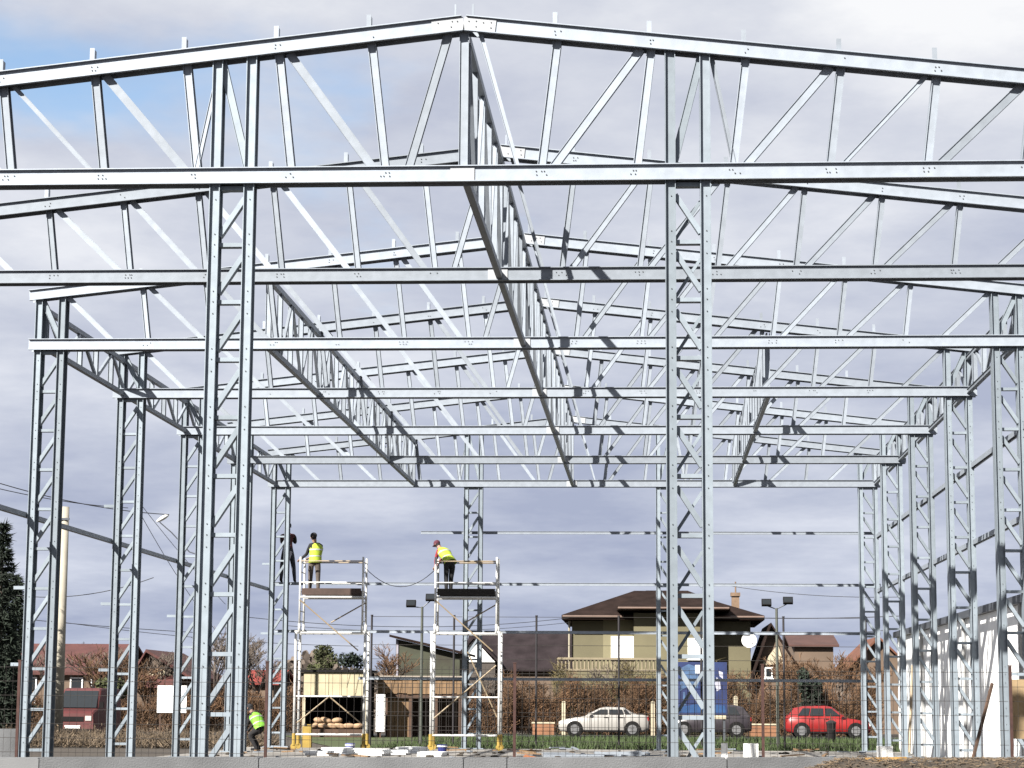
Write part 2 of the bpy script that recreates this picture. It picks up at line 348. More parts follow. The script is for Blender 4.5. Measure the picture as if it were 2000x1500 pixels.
# ------------------------------------------------------------------ lattice columns
CW = 0.56
def lattice_column(x, y, lean, label, group, up_to, brackets=(), rear=False, dep=0.25):
    """x: axis; lean +1: front lacing rises to the right, -1: to the left"""
    t = thing('lattice_column', (x, y, 0), label, 'steel column', group)
    yy = y + 0.05; cx = CW / 2 - 0.065
    for sg in (-1, 1):
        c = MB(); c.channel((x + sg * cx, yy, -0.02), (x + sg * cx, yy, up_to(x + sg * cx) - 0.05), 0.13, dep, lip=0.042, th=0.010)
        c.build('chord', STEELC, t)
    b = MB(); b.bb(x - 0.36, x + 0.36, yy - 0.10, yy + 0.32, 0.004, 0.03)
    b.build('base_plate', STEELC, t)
    zt = ZB - 0.14; pitch = 0.722; z = zt; k = 0
    x0, x1 = x - cx + 0.06, x + cx - 0.06
    bo = MB()
    while z > 0.1:
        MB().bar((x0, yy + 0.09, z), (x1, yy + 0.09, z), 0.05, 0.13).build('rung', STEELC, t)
        za_, zb_ = z - 0.13, z - 0.13 - 0.48
        if zb_ > 0:
            a, d = ((x1, za_), (x0, zb_)) if lean > 0 else ((x0, za_), (x1, zb_))
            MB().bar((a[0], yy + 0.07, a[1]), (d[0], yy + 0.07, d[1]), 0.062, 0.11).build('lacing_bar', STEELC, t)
            if rear:
                a, d = ((x0, za_ - 0.05), (x1, zb_ - 0.05)) if lean > 0 else ((x1, za_ - 0.05), (x0, zb_ - 0.05))
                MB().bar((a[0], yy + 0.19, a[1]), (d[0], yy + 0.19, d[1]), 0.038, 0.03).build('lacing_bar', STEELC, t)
            if y < 46:
                for sg in (-1, 1):
                    for q in (za_ - 0.02, zb_ + 0.02, z): bo.box((x + sg * cx + 0.01, yy - 0.005, q), (0.010, 0.012, 0.012))
        z -= pitch
    # stretch inside the truss depth
    zu = up_to(x) - 0.1
    a, d = ((x0 - 0.02, zu), (x1 + 0.02, ZB + 0.12)) if lean > 0 else ((x1 + 0.02, zu), (x0 - 0.02, ZB + 0.12))
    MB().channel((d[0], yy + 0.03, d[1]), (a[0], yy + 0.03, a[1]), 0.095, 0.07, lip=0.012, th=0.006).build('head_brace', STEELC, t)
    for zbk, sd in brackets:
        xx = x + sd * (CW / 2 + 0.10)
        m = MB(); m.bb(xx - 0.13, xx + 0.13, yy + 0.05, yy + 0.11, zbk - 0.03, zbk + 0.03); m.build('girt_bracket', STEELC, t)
    if bo.v:
        o = bo.build('bolts', BOLT, t); o['kind'] = 'stuff'
    return t
upz = lambda x: ztop(x - XC)
XGL, XGR = P(446, 600, Y0).x, P(1345, 600, Y0).x
lattice_column(XGL, YT[0], 1, 'tall galvanised lattice column in the left foreground, the biggest one', 'gable columns', upz, dep=0.18)
lattice_column(XGR, YT[0], -1, 'tall galvanised lattice column in the foreground right of the middle', 'gable columns', upz, rear=True, dep=0.21)
XRL, XRR = P(923, 1100, YT[6]).x, P(1300, 1100, YT[6]).x
lattice_column(XRL, YT[6], 1, 'far lattice column behind the right-hand scaffold tower', 'gable columns', upz)
lattice_column(XRR, YT[6], -1, 'far lattice column half hidden behind the right foreground column', 'gable columns', upz)
lname = {2: 'outermost lattice column at the left edge, tallest of the left row', 3: 'lattice column of the left row, next after the outermost one', 4: 'lattice column of the left row just beside the big foreground column', 5: 'lattice column of the left row hidden behind the big foreground column', 6: 'far left corner lattice column beside the left scaffold tower', 0: 'left row lattice column under the nearest truss end', 1: 'left row lattice column under the second truss end'}
rname = {2: 'lattice column at the right picture edge, nearest of the right row', 3: 'lattice column of the right row, second from the right picture edge', 4: 'lattice column of the right row, third from the right picture edge', 5: 'lattice column of the right row, fourth from the right picture edge', 6: 'far right corner lattice column, leftmost of the right row', 0: 'right row lattice column under the nearest truss end', 1: 'right row lattice column under the second truss end'}
for i in range(7):
    br = [(3.34, -1)] + ([(1.96, -1)] if i in (2, 3) else []) + ([(5.4, -1)] if i in (3, 6) else [])
    lattice_column(XL + CW / 2, YT[i], 1, lname[i], 'left wall columns', upz, br)
    lattice_column(XR - CW / 2, YT[i], -1, rname[i], 'right wall columns', upz)

# ------------------------------------------------------------------ lengthwise trusses
def long_truss(x, i0, i1, zlo, zhi, label, front=(-1, 0, 0), ch=0.10):
    t = thing('lengthwise_truss', (x, YT[i0], zlo), label, 'steel truss', 'lengthwise trusses')
    ya, yb = YT[i0] + (0.34 if zhi - zlo < 0.9 else 0.25), YT[i1] - 0.02
    for z in (zlo, zhi):
        MB().channel((x, ya, z), (x, yb, z), ch, 0.07, front, lip=0.02, th=0.008).build('chord', STEEL, t)
    n = (i1 - i0) * 5; st = (yb - ya) / n
    for k in range(n + 1):
        y = ya + k * st
        y = min(max(y, ya + 0.06), yb - 0.06)
        MB().channel((x + 0.01, y, zlo + 0.05), (x + 0.01, y, zhi - 0.05), 0.10, 0.09, (0, -1, 0), lip=0.02, th=0.008).build('post', STEEL, t)
        if k < n:
            a, b = (y + 0.09, y + st - 0.09) if k % 2 else (y + st - 0.09, y + 0.09)
            MB().bar((x + 0.035, a, zlo + 0.05), (x + 0.035, b, zhi - 0.05), 0.075, 0.05, (-1, 0, 0)).build('diagonal', STEEL, t)
    return t
long_truss(XC, 0, 6, ZB - 0.02, ZB + RISE - 0.14, 'tall lengthwise truss running back under the ridge in the middle')
long_truss(XC - 4.72, 2, 6, ZB - 0.02, ztop(4.72) - 0.16, 'lengthwise truss running back under the left roof slope')
long_truss(XC + 4.78, 3, 6, ZB - 0.02, ztop(4.78) - 0.16, 'lengthwise truss running back under the right roof slope')
long_truss(XL + 0.078, 2, 6, ZB - 0.0, ZB + 0.70, 'shallow lengthwise truss along the tops of the left columns', ch=0.09)
long_truss(XR - 0.094, 2, 6, ZB - 0.0, ZB + 0.70, 'shallow lengthwise truss along the tops of the right columns', ch=0.09)

# ------------------------------------------------------------------ girts
def girt(a, b, label, wd=0.10, dp=0.05, front=(0, -1, 0)):
    o = MB().channel(a, b, wd, dp, front, lip=0.02, th=0.008).build('wall_girt', STEEL)
    return tag(o, label, 'steel girt', 'wall girts')
YG = YT[6] + 0.58
def gz(py): return P(1300, py, YG).z
for py, xa, xb, lb in ((1041, 822, 1716, 'highest thin girt across the far gable above the workers'), (1142, 536, 1720, 'thin girt across the far gable at the workers\' feet'),
                       (1236, 536, 1720, 'thin girt across the far gable at house roof height'), (1328, 700, 1720, 'lowest girt across the far gable in front of the hedge')):
    girt((P(xa, py, YG).x, YG, gz(py)), (P(xb, py, YG).x, YG, gz(py)), lb, 0.085, 0.04)
girt((XL - 0.09, YT[0], 4.66), (XL - 0.09, YT[6] + 0.3, 4.66), 'lengthwise girt on the outside of the left column row', 0.085, 0.07, (-1, 0, 0))
girt((XR + 0.02, YT[0], 6.25), (XR + 0.02, YT[6] + 0.3, 6.25), 'upper lengthwise girt on the outside of the right column row', 0.10, 0.08, (1, 0, 0))
girt((XR + 0.02, YT[0], 4.66), (XR + 0.02, YT[6] + 0.3, 4.66), 'lower lengthwise girt on the outside of the right column row', 0.10, 0.08, (1, 0, 0))

# ------------------------------------------------------------------ low concrete wall and fence in front
YW = 20.0; ZW = P(1000, 1480, YW).z
t = thing('concrete_wall', (0, YW, GZ), 'low grey concrete block wall along the bottom edge of the picture', 'wall')
edges = [-420, 76, 505, 905, 990, 1420, 1850, 2400]
for k in range(len(edges) - 1):
    xa, xb = P(edges[k], 1490, YW).x + 0.004, P(edges[k + 1], 1490, YW).x - 0.004
    m = MB(); j_ = random.uniform(-0.003, 0.003); za1, zb1 = P(edges[k], 1480, YW).z + j_, P(edges[k + 1], 1480, YW).z + j_
    m.prism([(xa, YW, GZ), (xb, YW, GZ), (xb, YW, zb1 - 0.012), (xb - 0.012, YW, zb1), (xa + 0.012, YW, za1), (xa, YW, za1 - 0.012)], (0, 0.3 + 0.004 * (k % 2), 0))
    o = m.build('block', mat('pale_concrete', (0.25, 0.255, 0.265), 0.95, 0, 0.10, 3, 0.15, 90) if k == 0 else CONC, t)
# earth and straw heap on the right in front of the wall
h = MB(); nx, ny = 60, 10; xa, xb = P(1480, 1490, 19.3).x, P(2350, 1490, 19.3).x
for j in range(ny + 1):
    for i in range(nx + 1):
        u, v = i / nx, j / ny; x = xa + (xb - xa) * u; y = 18.6 + v * 1.35
        top = P(1480 + 870 * u, 1488, 19.3).z - max(0, 0.2 - u) * 1.2
        z = GZ + (top - GZ) * math.sin(min(1, v * 1.25) * math.pi / 2) + random.uniform(-0.025, 0.015) + 0.012 * math.sin(x * 7)
        h.v.append((x, y, z))
h.f = [[j * (nx + 1) + i, j * (nx + 1) + i + 1, (j + 1) * (nx + 1) + i + 1, (j + 1) * (nx + 1) + i] for j in range(ny) for i in range(nx)]; h.mi = [0] * len(h.f)
o = h.build('earth_heap', EARTH); tag(o, 'brown earth heap strewn with debris at the bottom right corner', 'earth heap')
sb = MB()
for k in range(2600):
    u = random.random(); x = xa + (xb - xa) * u; y = random.uniform(19.3, 19.95)
    top = P(1480 + 870 * u, 1488, 19.3).z - max(0, 0.2 - u) * 1.2
    v = (y - 18.6) / 1.35; z = GZ + (top - GZ) * math.sin(min(1, v * 1.25) * math.pi / 2) + 0.012
    a = random.uniform(0, 6.28); l = random.uniform(0.015, 0.07)
    sb.tube((x, y, z), (x + l * math.cos(a), y + l * math.sin(a), z + random.uniform(-0.01, 0.02)), random.uniform(0.0015, 0.005), n=4)
o = sb.build('straw_debris', STRAW); o['kind'] = 'stuff'; tag(o, 'straw and splinters scattered over the earth heap', 'debris')
plk = MB(); a, b = P(1690, 1484, 19.75), P(1770, 1482, 19.75); plk.bar(a, b, 0.035, 0.05)
tag(plk.build('board_offcut', mat('ochre_wood', (0.48, 0.27, 0.07), 0.8, 0, 0.3, 12)), 'ochre board offcut lying on the earth heap', 'board')

YF = 21.6
fpx = [35, 520, 1005, 1490, 1975]
fx = [P(p, 1400, YF).x for p in fpx]; step = fx[1] - fx[0]
fx = [fx[0] - step] + fx + [fx[-1] + step]; ZF = P(1000, 1302, YF).z
pl = ['left of the leftmost steel column', 'beside the outermost left column', 'beside the worker in the green vest', 'in the middle between scaffold and white car', 'right of the blue banner', 'at the right picture edge', 'beyond the right picture edge']
for k, x in enumerate(fx):
    m = MB(); m.bb(x - 0.014, x + 0.014, YF - 0.014, YF + 0.014, GZ, ZF + 0.03); m.bb(x - 0.018, x + 0.018, YF - 0.018, YF + 0.018, ZF + 0.031, ZF + 0.04)
    tag(m.build('fence_post', RUST), 'thin rusty fence post ' + pl[k], 'fence post', 'rusty fence posts')
fl = ['left of the outermost column', 'over the red van', 'over the left scaffold foot', 'over the white car', 'over the red car', 'at the right edge']
for k in range(len(fx) - 1):
    t = thing('mesh_panel', ((fx[k] + fx[k + 1]) / 2, YF + 0.03, GZ), 'wire mesh fence panel ' + fl[k], 'mesh fence', 'wire mesh fence panels')
    m = MB(); n = 34
    for q in range(1, n):
        x = fx[k] + (fx[k + 1] - fx[k]) * q / n; m.tube((x, YF + 0.03, GZ + 0.05), (x, YF + 0.03, ZF), 0.0015, n=4)
    o = m.build('vertical_wires', WIRE, t); o['kind'] = 'stuff'
    z = GZ + 0.08; m = MB()
    while z < ZF:
        m.tube((fx[k] + 0.02, YF + 0.026, z), (fx[k + 1] - 0.02, YF + 0.026, z), 0.0022, n=4); z += 0.14
    o = m.build('horizontal_wires', WIRE, t); o['kind'] = 'stuff'

# ------------------------------------------------------------------ scaffold towers
def scaffold(px0, px1, yc, label, deckm, mirror):
    xa, xb = P(px0, 1160, yc).x, P(px1, 1160, yc).x; zp = P(900, 1160, yc).z; zr = P(900, 1098, yc).z
    t = thing('scaffold_tower', ((xa + xb) / 2, yc, 0), label, 'scaffold', 'rolling scaffold towers')
    ys = (yc - 0.38, yc + 0.38); xs = (xa, xb)
    for x in xs:
        sgn = -1 if x == xa else 1
        for y in ys:
            m = MB(); m.tube((x, y, 3.35), (x, y, zr + 0.12), 0.03, n=8); m.tube((x, y, 3.3), (x, y, 3.55), 0.04, n=8)
            m.tube((x + sgn * 0.09, y, 0.3), (x + sgn * 0.09, y, 3.32), 0.04, n=8); m.box((x + sgn * 0.045, y, 3.32), (0.17, 0.06, 0.06))
            m.build('upright', ALU, t, True)
            f = MB(); f.tube((x + sgn * 0.09, y, 0.12), (x + sgn * 0.09, y, 0.45), 0.055, n=8); f.tube((x + sgn * 0.09, y - 0.03, 0.09), (x + sgn * 0.09, y + 0.03, 0.09), 0.09, n=12)
            f.build('castor', YEL, t)
        m = MB(); z = 0.55
        while z < zr:
            xx = x + (sgn * 0.09 if z < 3.3 else 0); m.tube((xx, ys[0], z), (xx, ys[1], z), 0.016, n=6); z += 0.28
        m.build('ladder_rungs', ALU, t)
    for z, mm, r in ((zp - 0.12, ALU, 0.032), (zr, TANP, 0.02), (zp + 0.30, ALU, 0.018)):
        for y in ys:
            MB().tube((xa, y, z), (xb, y, z), r, n=8).build('ledger', mm, t)
    for z in (P(900, 1238, yc).z, P(900, 1362, yc).z, 0.42):
        for y in ys: MB().tube((xa - 0.09, y, z), (xb + 0.09, y, z), 0.026, n=8).build('ledger', ALU, t)
    d = MB(); d.bb(xa + 0.06, xb - 0.06, ys[0] + 0.04, ys[1] - 0.04, zp - 0.03, zp); d.build('platform', DECKD, t)
    for y in ys:
        e_ = MB(); e_.bb(xa + 0.05, xb - 0.05, y - 0.012, y + 0.012, zp - 0.06, zp + 0.13 if y < yc else zp + 0.10); e_.build('toe_board', deckm, t)
    xm = (xa + xb) / 2; zu, zm, zl = zp - 0.2, P(900, 1238, yc).z, P(900, 1362, yc).z
    br = [((xa, zu), (xb - 0.1, zm - 0.5), 0), ((xb, zu - 0.05), (xm - 0.1, zu - 0.62), 1)]
    br += [((xm, zl), (xa, 0.75), 0), ((xm, zl), (xb, 0.75), 0)] if not mirror else [((xb, zm - 0.9), (xa, 0.9), 0), ((xm, zm - 0.5), (xb, 0.9), 1)]
    for a, b, bk in br:
        MB().tube((a[0], ys[bk] - 0.05, a[1]), (b[0], ys[bk] - 0.05, b[1]), 0.02, n=6).build('brace', TANP, t)
    return t, xa, xb, zp
YS = 62.3
sc1 = scaffold(590, 712, YS, 'left scaffold tower with brown toe boards and one worker on top', DECK, False)
sc2 = scaffold(853, 972, YS, 'right scaffold tower with black toe boards and a bending worker on top', DECKD, True)

# ------------------------------------------------------------------ people
def person(name, base, J, label, mats, vest=None, cap=None, bend=None):
    """J: joints in metres from base. mats: dict legs, arms, torso, shoes"""
    base = V(base); t = thing(name, base, label, 'person', None)
    g_ = lambda k: V(J[k])
    vs, es, rad, bone = [], [], [], []
    idx = {}
    def vert(k, p, r):
        idx[k] = len(vs); vs.append(base + p); rad.append(r); return idx[k]
    def edge(a, b): es.append((idx[a], idx[b]))
    vert('pelvis', g_('pelvis'), (0.155, 0.115)); vert('waist', (g_('pelvis') * 0.55 + g_('chest') * 0.45), (0.145, 0.105)); vert('chest', g_('chest'), (0.165, 0.12))
    vert('neck', g_('neck'), (0.06, 0.06))
    hd = g_('head'); dn = (hd - g_('neck')).normalized(); fc = V(J['face']).normalized()
    vert('jaw', g_('neck') + dn * 0.09 + fc * 0.02, (0.07, 0.075)); vert('head', g_('neck') + dn * 0.17 + fc * 0.01, (0.08, 0.09)); vert('crown', g_('neck') + dn * 0.24, (0.062, 0.07))
    for a, b in (('pelvis', 'waist'), ('waist', 'chest'), ('chest', 'neck'), ('neck', 'jaw'), ('jaw', 'head'), ('head', 'crown')): edge(a, b)
    for s in 'lr':
        vert('sh' + s, g_('sh' + s), (0.07, 0.07)); vert('el' + s, g_('el' + s), (0.05, 0.05)); vert('wr' + s, g_('wr' + s), (0.034, 0.034))
        ad = (g_('wr' + s) - g_('el' + s)).normalized()
        vert('pm' + s, g_('wr' + s) + ad * 0.07, (0.042, 0.024))
        edge('chest', 'sh' + s); edge('sh' + s, 'el' + s); edge('el' + s, 'wr' + s); edge('wr' + s, 'pm' + s)
        sd = ad.cross(V((0.3, 0.2, 1))).normalized(); cu = ad.cross(sd).normalized()
        for q, (o_, l) in enumerate(((-0.032, 0.07), (-0.011, 0.085), (0.011, 0.08), (0.032, 0.06))):
            r0 = g_('wr' + s) + ad * 0.085 + sd * o_
            vert('f%d%s' % (q, s), r0 + ad * l * 0.5 + cu * 0.008, (0.010, 0.010)); vert('g%d%s' % (q, s), r0 + ad * l * 0.85 + cu * 0.035, (0.008, 0.008))
            edge('pm' + s, 'f%d%s' % (q, s)); edge('f%d%s' % (q, s), 'g%d%s' % (q, s))
        vert('t0' + s, g_('wr' + s) + ad * 0.06 + sd * 0.055 + cu * 0.01, (0.012, 0.012)); vert('t1' + s, g_('wr' + s) + ad * 0.105 + sd * 0.06 + cu * 0.03, (0.009, 0.009))
        edge('wr' + s, 't0' + s); edge('t0' + s, 't1' + s)
        vert('hp' + s, g_('hp' + s), (0.105, 0.10)); vert('kn' + s, g_('kn' + s), (0.072, 0.072)); vert('an' + s, g_('an' + s), (0.052, 0.052))
        toe = g_('an' + s) + V(J['toe']).normalized() * 0.17; toe.z = 0.035
        heel = g_('an' + s) - V(J['toe']).normalized() * 0.04; heel.z = 0.045
        vert('he' + s, heel, (0.045, 0.045)); vert('to' + s, toe, (0.046, 0.034))
        edge('pelvis', 'hp' + s); edge('hp' + s, 'kn' + s); edge('kn' + s, 'an' + s); edge('an' + s, 'he' + s); edge('he' + s, 'to' + s)
    me = bpy.data.meshes.new('body'); me.from_pydata(vs, es, [])
    o = bpy.data.objects.new('body', me); col.objects.link(o)
    md = o.modifiers.new('skin', 'SKIN'); md.use_smooth_shade = True
    for k, r in enumerate(rad): me.skin_vertices[0].data[k].radius = r
    me.skin_vertices[0].data[0].use_root = True
    o.modifiers.new('sub', 'SUBSURF').levels = 1
    o.modifiers['sub'].render_levels = 1
    dg = bpy.context.evaluated_depsgraph_get(); dg.update()
    m2 = bpy.data.meshes.new_from_object(o.evaluated_get(dg)); o.modifiers.clear(); o.data = m2; m2.name = 'body'
    m2.materials.clear()
    keys = ['skin', 'legs', 'torso', 'arms', 'shoes']
    for k in keys: m2.materials.append({'skin': SKIN}.get(k) or mats[k])
    inv = {v_: k for k, v_ in idx.items()}
    segs = []
    for a, b in es:
        ka, kb = inv[a], inv[b]; z_ = kb[:2]
        mi = 1 if z_ in ('hp', 'kn', 'an') else 4 if z_ in ('he', 'to') else 3 if z_ in ('el', 'wr') else 2 if kb in ('waist', 'chest', 'neck') or z_ == 'sh' else 0
        segs.append((vs[a], vs[b], mi))
    pel = vs[idx['pelvis']]
    for p in m2.polygons:
        c = p.center; best = (9, 0)
        for a, b, mi in segs:
            ab = b - a; tt = max(0, min(1, (c - a).dot(ab) / max(ab.length_squared, 1e-9))); dd = (c - (a + ab * tt)).length
            if dd < best[0]: best = (dd, mi)
        mi = best[1]
        if mi == 2 and (c - pel).dot((vs[idx['chest']] - pel).normalized()) < 0.06: mi = 1
        p.material_index = mi; p.use_smooth = True
    o.parent = t; o.matrix_parent_inverse = Matrix.Translation(-base)
    # face: nose, ears, eyes
    hc = vs[idx['head']]; si = fc.cross(dn).normalized()
    f = MB(); f.ball(hc + fc * 0.098 - dn * 0.01, 0.018, (0.8, 0.8, 1.4), 8, 5)
    for s in (-1, 1): f.ball(hc + si * s * 0.085, 0.022, (0.6, 0.9, 1.4), 8, 5)
    f.build('face', SKIN, t, True)
    ey = MB()
    for s in (-1, 1): ey.ball(hc + fc * 0.086 + si * s * 0.032 + dn * 0.02, 0.010, (1, 1, 1), 6, 4)
    ey.build('eyes', BLACKC, t)
    if cap:
        q = dn.to_track_quat('Z', 'Y').to_matrix(); m = MB(); m.ball(hc + dn * 0.045, 0.104, (0.98, 0.98, 0.86), 12, 8, q)
        if cap[1]: m.box(hc + fc * 0.12 + dn * 0.045, (0.10, 0.10, 0.014), q)
        m.build('cap', cap[0], t, True)
    if vest:
        # shell round the torso, following the spine
        a, b, c = vs[idx['pelvis']], vs[idx['waist']], vs[idx['chest']]; nk = vs[idx['neck']]
        sh = (vs[idx['shr']] - vs[idx['shl']]).normalized()
        stn = [(a - (b - a) * 0.25, 0.20, 0.155), (a.lerp(b, 0.6), 0.185, 0.145), (b, 0.18, 0.14), (b.lerp(c, 0.6), 0.20, 0.155), (c, 0.215, 0.155), (c.lerp(nk, 0.45), 0.185, 0.125), (c.lerp(nk, 0.75), 0.10, 0.09)]
        rings = []
        for k, (p, rx, ry) in enumerate(stn):
            d = (stn[min(k + 1, 6)][0] - stn[max(k - 1, 0)][0]).normalized(); fr = d.cross(sh).normalized()
            rings.append([p + sh * rx * math.cos(2 * math.pi * i / 16) + fr * ry * math.sin(2 * math.pi * i / 16) for i in range(16)])
        def shell(k0, k1, grow, name_, m_, tgt):
            m = MB(); n = 0; vv = []
            for k in range(k0, k1 + 1):
                cc = sum(rings[k], V()) / 16
                vv += [cc + (p - cc) * (1 + grow) for p in rings[k]]
            ff = [(j * 16 + i, j * 16 + (i + 1) % 16, (j + 1) * 16 + (i + 1) % 16, (j + 1) * 16 + i) for j in range(k1 - k0) for i in range(16)]
            m.add(vv, ff); return m.build(name_, m_, tgt, True)
        ve = shell(0, 6, 0, 'vest', vest, t)
        # reflective bands as sub-parts
        for k, fr_ in ((1, 0.4), (3, 0.2)):
            r0 = [p.lerp(q_, fr_) for p, q_ in zip(rings[k], rings[k + 1])]; r1 = [p.lerp(q_, fr_ + 0.45) for p, q_ in zip(rings[k], rings[k + 1])]
            m = MB(); vv = []
            for rg in (r0, r1):
                cc = sum(rg, V()) / 16; vv += [cc + (p - cc) * 1.03 for p in rg]
            m.add(vv, [(i, (i + 1) % 16, 16 + (i + 1) % 16, 16 + i) for i in range(16)])
            b_ = m.build('reflective_band', SILVER, t, True); b_.parent = ve; b_.matrix_parent_inverse = Matrix.Identity(4)
    return t
STAND = dict(pelvis=(0, 0, 0.95), chest=(0, 0, 1.32), neck=(0, 0, 1.49), head=(0, 0, 1.66), face=(-0.8, 0.5, -0.2), toe=(-0.6, 0.7, 0),
             shl=(-0.2, 0.02, 1.40), shr=(0.2, 0, 1.40), ell=(-0.30, 0.1, 1.16), elr=(0.26, 0.05, 1.14), wrl=(-0.34, 0.3, 1.10), wrr=(0.10, 0.28, 1.12),
             hpl=(-0.10, 0, 0.88), hpr=(0.10, 0, 0.88), knl=(-0.11, 0.03, 0.48), knr=(0.11, 0.02, 0.48), anl=(-0.12, 0, 0.08), anr=(0.12, 0, 0.08))
zp = sc1[3]
J1 = dict(STAND); J1.update(pelvis=(0.02, 0, 0.93), chest=(0.04, 0.03, 1.30), neck=(0.0, 0.05, 1.47), head=(-0.03, 0.07, 1.63), ell=(-0.24, 0.05, 1.13), wrl=(-0.40, 0.12, 1.02), elr=(0.10, 0.22, 1.14), wrr=(-0.16, 0.30, 1.06), shl=(-0.12, -0.08, 1.38), shr=(0.17, 0.13, 1.38), face=(-1, 0.25, -0.25), toe=(-1, 0.3, 0))
person('person', (P(613, 1155, YS).x, YS, zp), J1, 'person in yellow-green vest and dark cap standing on the left scaffold', dict(legs=GREYC, arms=BLACKC, torso=BLACKC, shoes=BLACKC), HIVIS, (CAPD, False))
J2 = dict(STAND); J2.update(pelvis=(0.10, 0.0, 0.92), chest=(-0.10, 0.16, 1.20), neck=(-0.22, 0.25, 1.32), head=(-0.30, 0.32, 1.45), face=(-0.6, 0.6, -0.55), toe=(-0.7, 0.6, 0),
    shl=(-0.26, 0.08, 1.24), shr=(-0.02, 0.28, 1.24), ell=(-0.34, 0.20, 0.98), elr=(-0.20, 0.38, 0.98), wrl=(-0.36, 0.32, 0.80), wrr=(-0.34, 0.42, 0.84),
    hpl=(0.0, -0.05, 0.86), hpr=(0.17, 0.05, 0.86), knl=(-0.01, -0.03, 0.46), knr=(0.12, 0.06, 0.46), anl=(0.0, -0.06, 0.08), anr=(0.12, 0.04, 0.08))
person('person', (P(872, 1155, YS).x, YS, zp), J2, 'person in yellow vest, red sleeves and black trousers bending on the right scaffold', dict(legs=BLACKC, arms=REDC, torso=REDC, shoes=BLACKC), HIVIS, (CAPM, True))
J3 = dict(STAND); J3.update(hpl=(-0.10, 0, 0.88), hpr=(0.11, 0, 0.88), knl=(-0.16, 0, 0.46), knr=(0.19, 0, 0.46), anl=(-0.18, 0, 0.08), anr=(0.23, 0, 0.08), ell=(-0.22, 0.2, 1.18), wrl=(-0.10, 0.33, 1.3), elr=(0.2, 0.2, 1.18), wrr=(0.06, 0.33, 1.32), face=(-0.3, 1, 0), toe=(0, 1, 0))
xw, zw = P(556, 1141, YT[6] + 0.2).x, gz(1142) + 0.045
person('person', (xw, YG + 0.02, zw), J3, 'person in dark clothes standing on the girt behind the far left column', dict(legs=mat('navy_cloth', (0.05, 0.052, 0.07), 0.9, 0, 0.3, 12), arms=BLACKC, torso=mat('dull_maroon', (0.15, 0.045, 0.05), 0.9, 0, 0.3, 12), shoes=BLACKC), None, (CAPD, False))
J4 = dict(STAND); J4.update(pelvis=(0.16, 0.0, 0.62), chest=(0.0, 0.10, 0.90), neck=(-0.10, 0.16, 1.02), head=(-0.17, 0.21, 1.13), face=(-0.7, 0.5, -0.6), toe=(-1, 0.3, 0), shl=(-0.12, 0.0, 0.97), shr=(0.06, 0.24, 0.97), ell=(-0.22, 0.1, 0.72), elr=(-0.08, 0.3, 0.72), wrl=(-0.30, 0.2, 0.52), wrr=(-0.26, 0.3, 0.52),
    hpl=(0.10, -0.08, 0.58), hpr=(0.18, 0.1, 0.58), knl=(-0.14, -0.08, 0.42), knr=(-0.10, 0.12, 0.42), anl=(0.06, -0.08, 0.08), anr=(0.10, 0.12, 0.08))
person('person', (P(497, 1460, 60).x, 60, 0), J4, 'person in bright green vest crouching on the ground beside the big left column', dict(legs=BLACKC, arms=BLACKC, torso=BLACKC, shoes=BLACKC), HIVISG, (CAPD, False))

